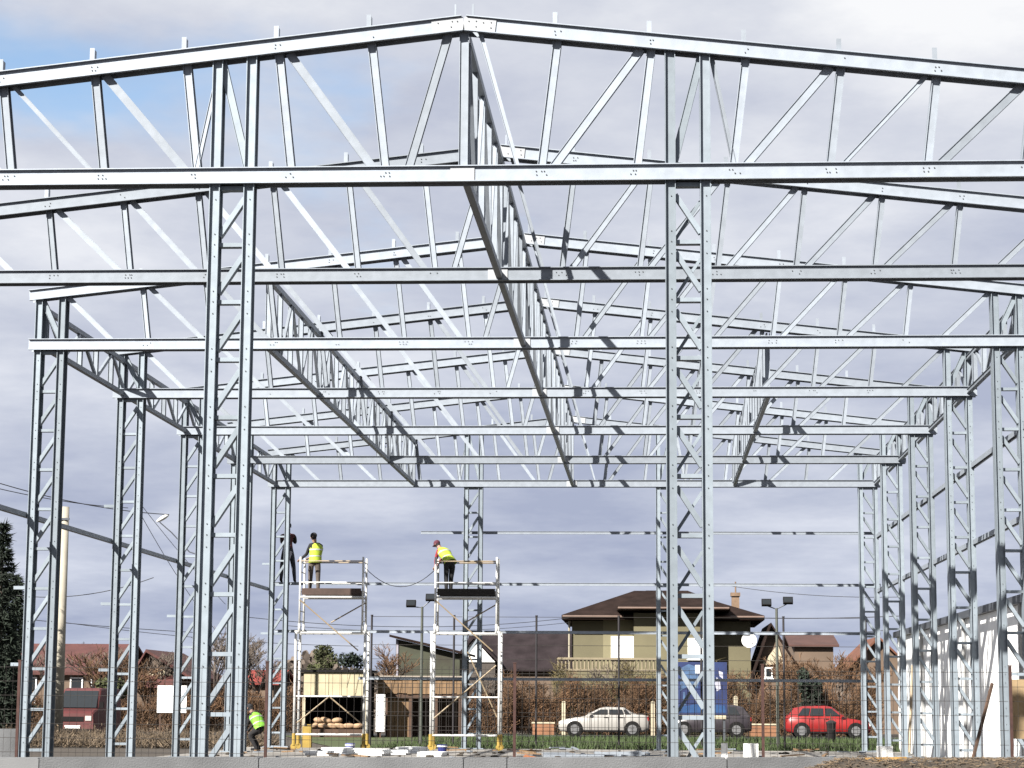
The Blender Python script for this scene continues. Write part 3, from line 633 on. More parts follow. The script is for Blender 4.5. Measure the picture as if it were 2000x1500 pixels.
# ------------------------------------------------------------------ cars
def car(name, xa, xb, y, z0, face, paint, label, roof=1.46, wid=1.70, sedan=False):
    """xa..xb extent along the road, face=-1 nose to the left"""
    L = xb - xa; xm = (xa + xb) / 2; t = thing(name, (xm, y, z0), label, 'car', 'parked cars')
    def W(u, v, z): return V((xm - face * (u - 0.5) * L, y + v, z0 + z))
    hw = wid / 2
    # lower body stations: u, bottom, shoulder height, half width  (u=0 nose)
    st = [(0.0, 0.34, 0.62, 0.70), (0.02, 0.24, 0.70, 0.82), (0.08, 0.20, 0.76, 0.93), (0.25, 0.20, 0.88, 1.0), (0.33, 0.20, 0.92, 1.0), (0.55, 0.20, 0.95, 1.0), (0.80, 0.20, 0.98, 1.0), (0.93, 0.22, 0.97, 0.96), (0.985, 0.28, 0.93, 0.88), (1.0, 0.36, 0.85, 0.80)]
    m = MB(); vv = []; n = 10
    for u, zb, zs, k in st:
        b = hw * k; c = [(-b * 0.90, zb), (-b * 0.985, zb + 0.12), (-b, (zb + zs) / 2), (-b * 0.97, zs - 0.06), (-b * 0.90, zs), (b * 0.90, zs), (b * 0.97, zs - 0.06), (b, (zb + zs) / 2), (b * 0.985, zb + 0.12), (b * 0.90, zb)]
        vv += [W(u, v, z) for v, z in c]
    ff = [(j * n + i, j * n + (i + 1) % n, (j + 1) * n + (i + 1) % n, (j + 1) * n + i) for j in range(len(st) - 1) for i in range(n)] + [tuple(range(n - 1, -1, -1)), tuple((len(st) - 1) * n + i for i in range(n))]
    m.add(vv, ff); m.build('body', paint, t, True)
    rear = 0.86 if sedan else 0.97
    cs = [(0.30, 0.89, 0.93, 0.90), (0.45, 0.93, roof - 0.06, 0.78), (0.52, 0.93, roof, 0.76), (0.72 if sedan else 0.78, 0.95, roof - 0.02, 0.75), (0.80 if sedan else 0.90, 0.95, roof - (0.22 if sedan else 0.12), 0.74), (rear, 0.95, 1.0, 0.82)]
    m = MB(); vv = []
    for u, zb, zt, k in cs:
        vv += [W(u, -hw * 0.92, zb - 0.05), W(u, -hw * (0.90 if zt < 1.1 else 0.80), max(zt - 0.06, zb)), W(u, -hw * k * 0.86, zt), W(u, hw * k * 0.86, zt), W(u, hw * (0.90 if zt < 1.1 else 0.80), max(zt - 0.06, zb)), W(u, hw * 0.92, zb - 0.05)]
    ff = [(j * 6 + i, j * 6 + i + 1, (j + 1) * 6 + i + 1, (j + 1) * 6 + i) for j in range(len(cs) - 1) for i in range(5)] + [(5, 4, 3, 2, 1, 0), tuple((len(cs) - 1) * 6 + i for i in range(6))]
    m.add(vv, ff); m.build('cabin', paint, t, False)
    def glass(nm, pts): MB().prism(pts, V((0, 0, 0.006))).build(nm, GLASS, t)
    def sidepane(u0, u1, u2, u3, sd):
        def q(u, z):
            k = 0.915 - (z - 0.95) / (roof - 0.95) * 0.115
            return W(u, sd * (hw * k + 0.012), z)
        pts = [q(u0, 0.985), q(u1, 0.985), q(u2, roof - 0.11), q(u3, roof - 0.11)]
        MB().prism(pts, V((0, sd * 0.008, 0))).build('side_window', GLASS, t)
    for sd in (-1, 1):
        sidepane(0.36, 0.54, 0.54, 0.465, sd); sidepane(0.56, 0.72, 0.70, 0.56, sd)
        sidepane(0.735, 0.80 if sedan else 0.86, 0.745 if sedan else 0.80, 0.715, sd)
        for u in (0.18, 0.815):
            c = W(u, sd * (hw * 0.985), 0.33)
            MB().tube(c - V((0, sd * 0.10, 0)), c + V((0, sd * 0.022, 0)), 0.365, n=24).build('wheel_arch', INNER, t)
            wh = MB().tube(c - V((0, sd * 0.08, 0)), c + V((0, sd * 0.035, 0)), 0.315, n=24).build('wheel', TYRE, t)
            r = MB(); r.tube(c + V((0, sd * 0.03, 0)), c + V((0, sd * 0.042, 0)), 0.205, n=20)
            for q in range(5):
                a = q * 2 * math.pi / 5; r.bar(c + V((0.05 * math.cos(a), sd * 0.046, 0.05 * math.sin(a))), c + V((0.2 * math.cos(a), sd * 0.046, 0.2 * math.sin(a))), 0.05, 0.012)
            ro = r.build('rim', RIM, t); ro.parent = wh; ro.matrix_parent_inverse = Matrix.Identity(4)
        MB().box(W(0.015, sd * hw * 0.62, 0.60), (0.10, 0.30, 0.12)).build('headlight', LAMP, t)
        MB().box(W(0.985, sd * hw * 0.74, 0.80), (0.08, 0.22, 0.18)).build('tail_light', REDL, t)
        MB().box(W(0.345, sd * (hw + 0.07), 1.0), (0.12, 0.14, 0.10)).build('mirror', paint, t)
        for u in (0.52, 0.69): MB().box(W(u, sd * (hw + 0.004), 0.86), (0.16, 0.03, 0.025)).build('door_handle', INNER, t)
    glass('windscreen', [W(0.325, -hw * 0.78, 0.965), W(0.325, hw * 0.78, 0.965), W(0.438, hw * 0.64, roof - 0.075), W(0.438, -hw * 0.64, roof - 0.075)])
    ur = (0.80, 0.855) if sedan else (0.91, 0.965)
    glass('rear_window', [W(ur[1], -hw * 0.7, 1.04), W(ur[1], hw * 0.7, 1.04), W(ur[0], hw * 0.62, roof - 0.14), W(ur[0], -hw * 0.62, roof - 0.14)])
    for sd in (-1, 1):
        for u in (0.345, 0.55, 0.725):
            MB().box(W(u, sd * (hw * 0.992), 0.60), (0.012, 0.03, 0.56)).build('door_seam', INNER, t)
        MB().bb(min(W(0.27, 0, 0).x, W(0.73, 0, 0).x), max(W(0.27, 0, 0).x, W(0.73, 0, 0).x), y + sd * hw * 0.985 - 0.012, y + sd * hw * 0.985 + 0.012, z0 + 0.22, z0 + 0.29).build('sill_trim', INNER, t)
    for u in (0.002, 0.998): MB().box(W(u, 0, 0.46), (0.03, 0.46, 0.11)).build('number_plate', WHITE, t)
    MB().bb(xa + 0.01, xb - 0.01, y - hw * 0.72, y + hw * 0.72, z0 + 0.27, z0 + 0.33).build('bumper_strip', INNER, t)
    return t
YC = 98.4; zr_ = GZ + 0.03
car('parked_car', P(1092, 1420, YC).x, P(1268, 1420, YC).x, YC, zr_, -1, CARW, 'white saloon car parked behind the lawn, nose to the left', 1.31, sedan=True)
car('parked_car', P(1533, 1420, YC).x, P(1698, 1420, YC).x, YC, zr_, 1, CARR, 'small red hatchback parked behind the lawn, nose to the right', 1.42)
car('parked_car', P(1306, 1420, YC + 1.5).x, P(1467, 1420, YC + 1.5).x, YC + 1.5, zr_, -1, CARD, 'dark hatchback parked behind the blue banner between the other cars', 1.46)

# red van seen from the front
YV = 82; xa, xb = P(101, 1400, YV).x, P(184, 1400, YV).x; xm = (xa + xb) / 2; zt = P(140, 1343, YV).z
t = thing('red_van', (xm, YV, GZ), 'dull red van facing the camera beside the outermost left column', 'van')
m = MB(); hw = (xb - xa) / 2
secs = [(-0.02, 0.30, 0.98, 0.97), (0.10, 0.26, 1.05, 1.0), (0.62, 0.26, 1.15, 1.0), (1.25, 0.26, zt - GZ - 0.06, 1.0), (1.6, 0.26, zt - GZ, 1.0), (4.2, 0.26, zt - GZ, 1.0)]
vv = []
for yy, zb, z1, k in secs:
    b = hw * k; kk = 0.90 if z1 > 1.3 else 0.97
    vv += [V((xm + a, YV + yy, GZ + z)) for a, z in ((-b, zb), (-b, (zb + z1) / 2), (-b * kk, z1 - 0.05), (-b * kk * 0.93, z1), (b * kk * 0.93, z1), (b * kk, z1 - 0.05), (b, (zb + z1) / 2), (b, zb))]
m.add(vv, [(j * 8 + i, j * 8 + (i + 1) % 8, (j + 1) * 8 + (i + 1) % 8, (j + 1) * 8 + i) for j in range(5) for i in range(8)] + [tuple(range(7, -1, -1)), tuple(40 + i for i in range(8))])
m.build('body', VANR, t)
za_, zb_ = GZ + 1.19, zt - 0.12
m = MB(); m.prism([(xm - hw * 0.90, YV + 0.60, za_), (xm + hw * 0.90, YV + 0.60, za_), (xm + hw * 0.80, YV + 1.20, zb_), (xm - hw * 0.80, YV + 1.20, zb_)], (0, -0.02, 0.012)); m.build('windscreen', GLASS, t)
MB().bb(xm - 0.30, xm + 0.30, YV - 0.05, YV - 0.02, GZ + 0.42, GZ + 0.53).build('number_plate', WHITE, t)
for sd in (-1, 1):
    MB().box((xm + sd * hw * 0.74, YV - 0.02, GZ + 0.80), (0.24, 0.06, 0.18)).build('headlight', LAMP, t)
    MB().tube((xm + sd * (hw - 0.22), YV + 0.8, GZ + 0.31), (xm + sd * (hw - 0.01), YV + 0.8, GZ + 0.31), 0.31, n=20).build('wheel', TYRE, t)
    MB().tube((xm + sd * (hw - 0.22), YV + 3.3, GZ + 0.31), (xm + sd * (hw - 0.01), YV + 3.3, GZ + 0.31), 0.31, n=20).build('wheel', TYRE, t)
    MB().box((xm + sd * (hw + 0.09), YV + 0.75, GZ + 1.30), (0.14, 0.08, 0.22)).build('mirror', INNER, t)
MB().bb(xm - hw * 0.95, xm + hw * 0.95, YV - 0.10, YV - 0.03, GZ + 0.30, GZ + 0.40).build('bumper', INNER, t)
MB().bb(xm - hw * 0.5, xm + hw * 0.5, YV - 0.04, YV - 0.02, GZ + 0.68, GZ + 0.86).build('grille', INNER, t)

# ------------------------------------------------------------------ buildings
def hip_roof(mb, x0, x1, y0, y1, ze, zr, rx0, rx1, ry, th=0.14):
    e = [V((x0, y0, ze)), V((x1, y0, ze)), V((x1, y1, ze)), V((x0, y1, ze))]; r = [V((rx0, ry, zr)), V((rx1, ry, zr))]
    d = V((0, 0, -th)); vs = e + r + [p + d for p in e]
    mb.add(vs, [(0, 1, 5, 4), (1, 2, 5), (2, 3, 4, 5), (3, 0, 4), (0, 6, 7, 1), (1, 7, 8, 2), (2, 8, 9, 3), (3, 9, 6, 0), (6, 9, 8, 7)])
    return mb
def window(parent, x0, x1, z0, z1, y, glassm=GLASS, framem=WHITE, depth=0.05):
    fr = MB()
    for a in ((x0 - 0.07, x1 + 0.07, z1, z1 + 0.07), (x0 - 0.07, x1 + 0.07, z0 - 0.07, z0)): fr.bb(a[0], a[1], y - depth, y + 0.02, a[2], a[3])
    for a in (x0 - 0.07, x1): fr.bb(a, a + 0.07, y - depth + 0.003, y + 0.02, z0, z1)
    fo = fr.build('window', framem, parent)
    p = MB().bb(x0, x1, y - 0.02, y + 0.012, z0, z1).build('pane', glassm, parent); p.parent = fo; p.matrix_parent_inverse = Matrix.Identity(4)
    s_ = MB().bb(x0 - 0.12, x1 + 0.12, y - 0.14, y + 0.02, z0 - 0.13, z0 - 0.073).build('sill', framem, parent); s_.parent = fo; s_.matrix_parent_inverse = Matrix.Identity(4)

# olive house with the brown hipped roof
YH = 112.0
def hx(px): return P(px, 1250, YH).x
def hz(py): return P(1290, py, YH).z
t = thing('olive_house', (hx(1290), YH, GZ), 'two-storey olive house with brown hipped roof behind the bare hedge', 'house')
MB().bb(hx(1117), hx(1466), YH, YH + 9, GZ, hz(1213)).build('wall', OLIVE, t)
MB().bb(hx(1178), hx(1236), YH - 0.02, YH + 0.05, GZ, hz(1205)).build('wall_strip', mat('pale_olive', (0.28, 0.25, 0.15), 0.9, 0, 0.08, 1), t)
MB().bb(hx(1238), hx(1392), YH - 1.1, YH - 0.001, GZ, hz(1199)).build('bay_wall', OLIVE, t)
rf = hip_roof(MB(), hx(1098), hx(1492), YH - 0.9, YH + 10, hz(1203), hz(1146), hx(1238), hx(1330), YH + 4.0, 0.22).build('roof', BROOF, t)
b_ = hip_roof(MB(), hx(1206), hx(1424), YH - 2.0, YH + 5, hz(1188), hz(1149), hx(1262), hx(1345), YH + 2.2, 0.18).build('bay_roof', BROOF, t)
for x, w_ in ((1100, 118), (1395, 96)):
    gmb = MB(); gmb.tube((hx(x), YH - 0.95, hz(1206)), (hx(x + w_), YH - 0.95, hz(1206)), 0.06, n=8); gmb.build('gutter', mat('brown_gutter', (0.20, 0.13, 0.10), 0.5), t)
MB().tube((hx(1208), YH - 2.06, hz(1191)), (hx(1422), YH - 2.06, hz(1191)), 0.06, n=8).build('gutter', MATS['brown_gutter'], t)
MB().tube((hx(1112), YH - 0.2, GZ), (hx(1112), YH - 0.2, hz(1214)), 0.05, n=8).build('downpipe', mat('cream_pipe', (0.5, 0.45, 0.34), 0.6), t)
SHUT = mat('white_shutter', (0.75, 0.75, 0.76), 0.6, 0, 0.05, 3, k=0.7)
window(t, hx(1196), hx(1237), hz(1283), hz(1246), YH - 0.03, SHUT)
window(t, hx(1345), hx(1384), hz(1285), hz(1250), YH - 1.12, SHUT)
ch = MB(); ch.bb(hx(1432), hx(1447), YH + 1.5, YH + 2.0, hz(1215), hz(1162)); ch.bb(hx(1430), hx(1449), YH + 1.42, YH + 2.08, hz(1161), hz(1154)); ch.tube((hx(1440), YH + 1.75, hz(1154)), (hx(1440), YH + 1.75, hz(1132)), 0.04, n=6)
c_ = ch.build('chimney', mat('tan_brick', (0.27, 0.18, 0.12), 0.9, 0, 0.2, 4), t); c_.parent = rf; c_.matrix_parent_inverse = Matrix.Identity(4)
# terrace with balustrade
MB().bb(hx(1092), hx(1285), YH - 2.4, YH - 1.11, GZ, hz(1313)).build('terrace', OLIVE, t)
MB().bb(hx(1092), hx(1285), YH - 2.45, YH - 2.2, hz(1313), hz(1309)).build('balustrade_foot', mat('dull_cream', (0.36, 0.30, 0.20), 0.9), t)
MB().bb(hx(1092), hx(1285), YH - 2.45, YH - 2.2, hz(1291), hz(1287)).build('handrail', mat('dull_cream', (0.36, 0.30, 0.20), 0.9), t)
for k in range(27):
    x = hx(1094 + k * 7.3); MB().tube((x, YH - 2.32, hz(1309)), (x, YH - 2.32, hz(1291)), 0.045, n=6).build('baluster', mat('dull_cream', (0.36, 0.30, 0.20), 0.9), t)
# satellite dish
c = P(1463, 1251, YH - 0.6); t = thing('satellite_dish', (c.x, c.y, c.z), 'round white satellite dish beside the olive house wall', 'satellite dish')
vv = []; d_ = V((-0.1, -1, 0.2)).normalized(); q = d_.to_track_quat('Z', 'Y')
m = MB()
for j in range(6):
    r_ = 0.38 * j / 5
    vv += [c + q @ V((r_ * math.cos(a * math.pi / 10), r_ * math.sin(a * math.pi / 10), 0.5 * r_ * r_ )) for a in range(20)]
m.add(vv, [(j * 20 + i, j * 20 + (i + 1) % 20, (j + 1) * 20 + (i + 1) % 20, (j + 1) * 20 + i) for j in range(5) for i in range(20)])
m.build('reflector', WHITE, t, True)
MB().tube(c + q @ V((0, -0.35, 0.05)), c + q @ V((0, 0, 0.36)), 0.012).box(c + q @ V((0, 0, 0.37)), (0.06, 0.06, 0.08)).build('feed_arm', WHITE, t)
MB().tube(c + V((0, 0.06, -0.05)), c + V((-0.06, 0.62, -0.2)), 0.025).build('wall_mount', DGREY, t)

def gable_house(name, label, px0, px1, Y, py_e, py_r, depth, wallm, roofm, axis='x', over=0.35, pyw=None, gx=None):
    """axis x: ridge runs across the picture; axis y: gable end faces the camera"""
    zx = lambda py: P((px0 + px1) / 2, py, Y).z
    x0, x1 = P(px0, 1300, Y).x, P(px1, 1300, Y).x; ze, zr = zx(py_e), zx(py_r)
    t = thing(name, ((x0 + x1) / 2, Y, GZ), label, 'house')
    th = 0.14
    if axis == 'x':
        ym = Y + depth / 2
        m = MB(); m.bb(x0, x1, Y, Y + depth, GZ, ze - 0.05)
        m.prism([(x0, Y, ze - 0.06), (x0, Y + depth, ze - 0.06), (x0, ym, zr - 0.2)], (x1 - x0, 0, 0)); m.build('wall', wallm, t)
        for sg in (-1, 1):
            ye = ym + sg * (depth / 2 + over); zz_ = ze - over * (zr - ze) / (depth / 2)
            MB().prism([(x0 - over, ye, zz_), (x0 - over, ym, zr), (x0 - over, ym, zr + th), (x0 - over, ye, zz_ + th)], (x1 - x0 + 2 * over, 0, 0)).build('roof', roofm, t)
    else:
        xm = (x0 + x1) / 2 if gx is None else P(gx, 1300, Y).x
        MB().prism([(x0, Y, GZ), (x1, Y, GZ), (x1, Y, ze), (xm, Y, zr - 0.05), (x0, Y, ze)], (0, depth, 0)).build('wall', wallm, t)
        for xs_ in (x0, x1):
            sg = -1 if xs_ < xm else 1; sl = (zr - ze) / abs(xs_ - xm); xe = xs_ + sg * over; zz_ = ze - over * sl
            MB().prism([(xe, Y - over, zz_), (xm, Y - over, zr), (xm, Y - over, zr + th), (xe, Y - over, zz_ + th)], (0, depth + 2 * over, 0)).build('roof', roofm, t)
    return t, x0, x1, ze, zr
# long dark-roofed house with a white gable
t, x0, x1, ze, zr = gable_house('dark_roofed_house', 'long low house with dark roof and a white gable left of the olive house', 915, 1122, 126, 1306, 1237, 9, TANW, DROOF)
Yg = 125.2; zg = lambda py: P(925, py, Yg).z; xg = lambda px: P(px, 1280, Yg).x
MB().prism([(xg(892), Yg, zg(1293)), (xg(967), Yg, zg(1293)), (xg(926), Yg, zg(1249))], (0, 3.5, 0)).build('gable', WHITE, t)
for a, b in ((892, 926), (967, 926)):
    sg = -1 if a < b else 1
    MB().prism([(xg(a) + sg * 0.3, Yg - 0.3, zg(1297)), (xg(926), Yg - 0.3, zg(1247)), (xg(926), Yg - 0.3, zg(1242)), (xg(a) + sg * 0.3, Yg - 0.3, zg(1292))], (0, 3.9, 0)).build('gable_roof', DROOF, t)
MB().bb(xg(892), xg(967), Yg + 0.1, Yg + 3.5, GZ, zg(1294)).build('gable_wall', mat('dark_render', (0.10, 0.085, 0.075), 0.9), t)
# mono-pitch mossy building
Ym = 116.0; zm = lambda py: P(830, py, Ym).z; xm_ = lambda px: P(px, 1280, Ym).x
t = thing('mono_pitch_house', (xm_(830), Ym, GZ), 'mossy dark green building with a single sloping roof behind the wooden shelter', 'house')
MB().prism([(xm_(773), Ym, GZ), (xm_(898), Ym, GZ), (xm_(898), Ym, zm(1277)), (xm_(773), Ym, zm(1248))], (0, 6, 0)).build('wall', IVY, t)
MB().prism([(xm_(762), Ym - 0.5, zm(1244.5)), (xm_(910), Ym - 0.5, zm(1278.5)), (xm_(910), Ym - 0.5, zm(1274)), (xm_(762), Ym - 0.5, zm(1240))], (0, 7, 0)).build('roof', BROOF, t)
MB().bb(xm_(774), xm_(778), Ym - 0.06, Ym - 0.003, GZ, zm(1250)).build('corner_post', mat('lilac_post', (0.38, 0.36, 0.42), 0.7), t)
# small houses on the right
t, x0, x1, ze, zr = gable_house('brown_gabled_house', 'small house with brown roof and cream gable right of the satellite dish', 1482, 1548, 110, 1290, 1222, 8, TANW, BROOF, 'y', 0.5, gx=1506)
MB().prism([(P(1488, 1300, 109.9).x, 109.9, P(1500, 1298, 109.9).z), (P(1532, 1300, 109.9).x, 109.9, P(1500, 1298, 109.9).z), (P(1520, 1300, 109.9).x, 109.9, P(1500, 1258, 109.9).z)], (0, 0.08, 0)).build('gable_panel', CREAM, t)
window(t, P(1496, 1300, 110).x, P(1506, 1300, 110).x, P(1500, 1322, 110).z, P(1500, 1306, 110).z, 109.97)
gable_house('red_brown_house', 'distant house with a red-brown roof behind the bare trees on the right', 1552, 1628, 140, 1262, 1240, 8, TANW, mat('red_brown_roof', (0.11, 0.05, 0.04), 0.85, 0, 0.2, 1))
gable_house('orange_roofed_house', 'house with an orange-brown roof edge beside the far right corner column', 1672, 1760, 118, 1290, 1248, 8, TANW, mat('orange_brown_roof', (0.20, 0.075, 0.04), 0.85, 0, 0.2, 1), 'y', 0.5)
# red-roofed houses on the left
t, x0, x1, ze, zr = gable_house('red_roofed_house', 'long low house with red tiled roof behind the concrete pole', 22, 216, 114, 1314, 1258, 9, TANW, RROOF)
for px in (60, 150, 190): window(t, P(px - 10, 1330, 114).x, P(px + 10, 1330, 114).x, 1.3, 2.5, 113.97)
t, x0, x1, ze, zr = gable_house('red_gabled_house', 'small house with red roof and cream gable between the left columns', 264, 362, 108, 1318, 1274, 8, TANW, RROOF, 'y', 0.45, gx=288)
zq = lambda py: P(310, py, 107.9).z; xq_ = lambda px: P(px, 1310, 107.9).x
MB().prism([(xq_(286), 107.9, zq(1320)), (xq_(340), 107.9, zq(1320)), (xq_(309), 107.9, zq(1304))], (0, 0.06, 0)).build('gable_panel', CREAM, t)
MB().prism([(xq_(262), 106.2, zq(1344)), (xq_(262), 107.86, zq(1322)), (xq_(262), 107.86, zq(1319)), (xq_(262), 106.2, zq(1341))], (xq_(352) - xq_(262), 0, 0)).build('porch_roof', RROOF, t)
for px in (266, 306, 348): MB().bb(xq_(px) - 0.07, xq_(px) + 0.07, 106.3, 106.45, GZ, zq(1342)).build('porch_post', WOODD, t)
t, x0, x1, ze, zr = gable_house('red_shed', 'distant shed with red roof between the bare trees on the left', 478, 535, 118, 1335, 1312, 6, TANW, mat('bright_red_roof', (0.33, 0.05, 0.035), 0.8, 0, 0.2, 1))

# cream kiosk behind the left scaffold
YK = 91.0; kx = lambda px: P(px, 1350, YK).x; kz = lambda py: P(650, py, YK).z
t = thing('cream_kiosk', (kx(655), YK, GZ), 'cream market kiosk with dark open front behind the left scaffold', 'kiosk')
MB().bb(kx(588), kx(722), YK - 0.2, YK + 2.6, kz(1313), kz(1308)).build('roof', INNER, t)
for k in range(5):
    xa_ = kx(593) + (kx(717) - kx(593)) * k / 5; xb_ = kx(593) + (kx(717) - kx(593)) * (k + 1) / 5
    MB().bb(xa_ + 0.01, xb_ - 0.01, YK - 0.1, YK - 0.04, kz(1360), kz(1313.4)).build('fascia_panel', mat('cream_board', (0.62, 0.54, 0.36), 0.8, 0, 0.12, 2), t)
for px in (594, 714): MB().bb(kx(px) - 0.06, kx(px) + 0.06, YK - 0.02, YK + 0.1, GZ, kz(1361)).build('post', CREAM, t)
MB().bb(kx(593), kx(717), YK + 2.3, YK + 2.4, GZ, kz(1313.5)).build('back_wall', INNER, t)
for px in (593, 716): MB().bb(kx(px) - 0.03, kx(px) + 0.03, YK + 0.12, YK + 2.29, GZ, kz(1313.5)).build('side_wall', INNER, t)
MB().bb(kx(600), kx(710), YK + 0.2, YK + 0.9, GZ, GZ + 0.35).build('counter', WOODD, t)
for k in range(9):
    px = 612 + (k % 6) * 17 + (8 if k >= 6 else 0); z_ = GZ + 0.35 + (0.13 if k < 6 else 0.36); s_ = random.uniform(0.9, 1.15)
    m = MB(); m.ball((kx(px) + random.uniform(-0.05, 0.05), YK + 0.5, z_), 0.22, (1.15 * s_, 0.85, 0.55), 10, 6, Matrix.Rotation(random.uniform(-0.35, 0.35), 3, 'Y'))
    tag(m.build('sack', SACK, None, True), ('tan sack on the kiosk counter, ' + ORDL[k] + ' of the bottom row') if k < 6 else 'tan sack on top of the kiosk pile, ' + ('left one', 'middle one', 'right one')[k - 6], 'sack', 'sacks in the cream kiosk')

# wooden shelter
YP = 93.0; px_ = lambda a: P(a, 1380, YP).x; pz = lambda a: P(820, a, YP).z
t = thing('wooden_shelter', (px_(820), YP, GZ), 'brown plank shelter with deep fascia between the scaffold towers', 'shelter')
MB().bb(px_(734), px_(908), YP - 0.35, YP + 3, pz(1326), pz(1320)).build('roof', mat('pale_roof_edge', (0.42, 0.36, 0.30), 0.8), t)
for k in range(17):
    xa_ = px_(738 + k * 9.7); xb_ = px_(738 + k * 9.7 + 9.2)
    MB().bb(xa_, xb_, YP - 0.25 + random.uniform(-0.015, 0.015), YP - 0.2, pz(1355) + random.uniform(-0.03, 0.03), pz(1326.3)).build('fascia_plank', WOOD, t)
MB().bb(px_(738), px_(903), YP - 0.19, YP - 0.08, pz(1364), pz(1352)).build('beam', WOODD, t)
for k in range(6):
    a = 757 + k * 7.2; MB().bb(px_(a), px_(a + 6.6), YP - 0.02, YP + 0.03, GZ, pz(1364)).build('wall_plank', WOOD, t)
for px in (741, 803, 852, 900): MB().bb(px_(px) - 0.08, px_(px) + 0.08, YP - 0.18, YP - 0.03, GZ, pz(1364.5)).build('post', WOODD, t)
MB().bb(px_(738), px_(905), YP + 2.8, YP + 2.9, GZ, pz(1326.5)).build('back_wall', WOODD, t)
# white upright sign
m = MB(); xs_ = P(743, 1390, 90.0).x; m.bb(xs_ - 0.19, xs_ + 0.19, 89.97, 90.03, P(743, 1429, 90).z, P(743, 1356, 90).z)
t = thing('white_sign', (xs_, 90, GZ), 'blank white upright sign board beside the wooden shelter', 'sign'); m.build('board', WHITE, t)
MB().bb(xs_ - 0.03, xs_ + 0.03, 90.035, 90.08, GZ, P(743, 1380, 90).z).build('post', WOODD, t)
# white notice board on posts, left
xa_, xb_ = P(307, 1360, 96).x, P(365, 1360, 96).x; t = thing('white_board', ((xa_ + xb_) / 2, 96, GZ), 'blank white board on two posts in front of the small red-roofed house', 'board')
zb0, zb1 = P(330, 1392, 96).z, P(330, 1339, 96).z
for k in range(3):
    w_ = (xb_ - xa_) / 3; MB().bb(xa_ + k * w_ + 0.006, xa_ + (k + 1) * w_ - 0.006, 95.97, 96.02, zb0, zb1).build('panel', WHITE, t)
for x in (xa_ + 0.15, xb_ - 0.15): MB().bb(x - 0.04, x + 0.04, 96.025, 96.1, GZ, zb1 - 0.05).build('post', WOODD, t)

# blue banner on a frame
YB = 84.0; bx = lambda a: P(a, 1340, YB).x; bz = lambda a: P(1370, a, YB).z
t = thing('blue_banner', (bx(1372), YB, GZ), 'blue printed banner on a frame behind the right foreground column', 'banner')
MB().bb(bx(1322), bx(1420), YB, YB + 0.05, bz(1396), bz(1293)).build('board', BLUE, t)
def patch(pts, m, k=1):
    MB().prism([(bx(a), YB - 0.002 * k, bz(b)) for a, b in pts], (0, -0.004, 0)).build('print', m, t)
patch([(1328, 1350), (1330, 1305), (1345, 1297), (1360, 1302), (1366, 1330), (1362, 1345), (1345, 1340)], BLUEL)
patch([(1358, 1315), (1358, 1299), (1367, 1299), (1367, 1315)], WHITE, 4)
patch([(1324, 1392), (1324, 1382), (1366, 1374), (1416, 1378), (1418, 1392)], BLUEB)
patch([(1396, 1335), (1400, 1322), (1406, 1330), (1408, 1345), (1400, 1350)], PALE, 2)
patch([(1334, 1378), (1334, 1352), (1338, 1352), (1339, 1378)], BLUEL, 2)
patch([(1405, 1320), (1404, 1310), (1412, 1313), (1412, 1326)], PALE, 3)
for px in (1328, 1414): MB().bb(bx(px) - 0.04, bx(px) + 0.04, YB + 0.052, YB + 0.12, GZ, bz(1296)).build('post', DGREY, t)
MB().bb(bx(1326), bx(1418), YB - 0.02, YB + 0.04, bz(1404), bz(1397)).build('lower_rail', CREAM, t)
# dark litter bin
c = P(1624, 1450, 88); t = thing('litter_bin', (c.x, 88, GZ), 'dark litter bin on the lawn in front of the red car', 'bin')
m = MB(); m.tube((c.x, 88, GZ + 0.02), (c.x, 88, GZ + 0.75), 0.15, 0.19, n=14); m.build('body', INNER, t, False)
MB().tube((c.x, 88, GZ + 0.751), (c.x, 88, GZ + 0.80), 0.205, n=14).tube((c.x, 88, GZ + 0.8), (c.x, 88, GZ + 0.88), 0.205, 0.08, n=14).build('lid', BLACKC, t)
MB().tube((c.x, 88.18, GZ), (c.x, 88.18, GZ + 1.15), 0.025).build('post', WOODD, t)

# low brick walls, posts along the road
for (a, b, lb) in ((1040, 1082, 'low orange brick wall left of the white car'), (1464, 1517, 'low orange brick wall between the dark and red cars')):
    t = thing('brick_wall', (P((a + b) / 2, 1430, 103).x, 103, GZ), lb, 'wall')
    x0, x1 = P(a, 1430, 103).x, P(b, 1430, 103).x
    MB().bb(x0, x1, 103, 103.25, GZ, 0.42).build('brickwork', BRICK, t); MB().bb(x0 - 0.04, x1 + 0.04, 102.96, 103.29, 0.424, 0.49).build('coping', CREAM, t)
for k, px in enumerate((1101, 1275, 1437)):
    x = P(px, 1400, 102.6).x; z1 = P(px, (1372, 1372, 1362)[k], 102.6).z
    m = MB(); m.bb(x - 0.09, x + 0.09, 102.5, 102.68, GZ, z1); m.prism([(x - 0.11, 102.48, z1), (x + 0.11, 102.48, z1), (x, 102.48, z1 + 0.09)], (0, 0.22, 0))
    tag(m.build('gate_post', CREAM), 'pale stone gate post ' + ('above the nose of the white car', 'behind the tail of the white car', 'right of the blue banner')[k], 'post', 'pale gate posts')

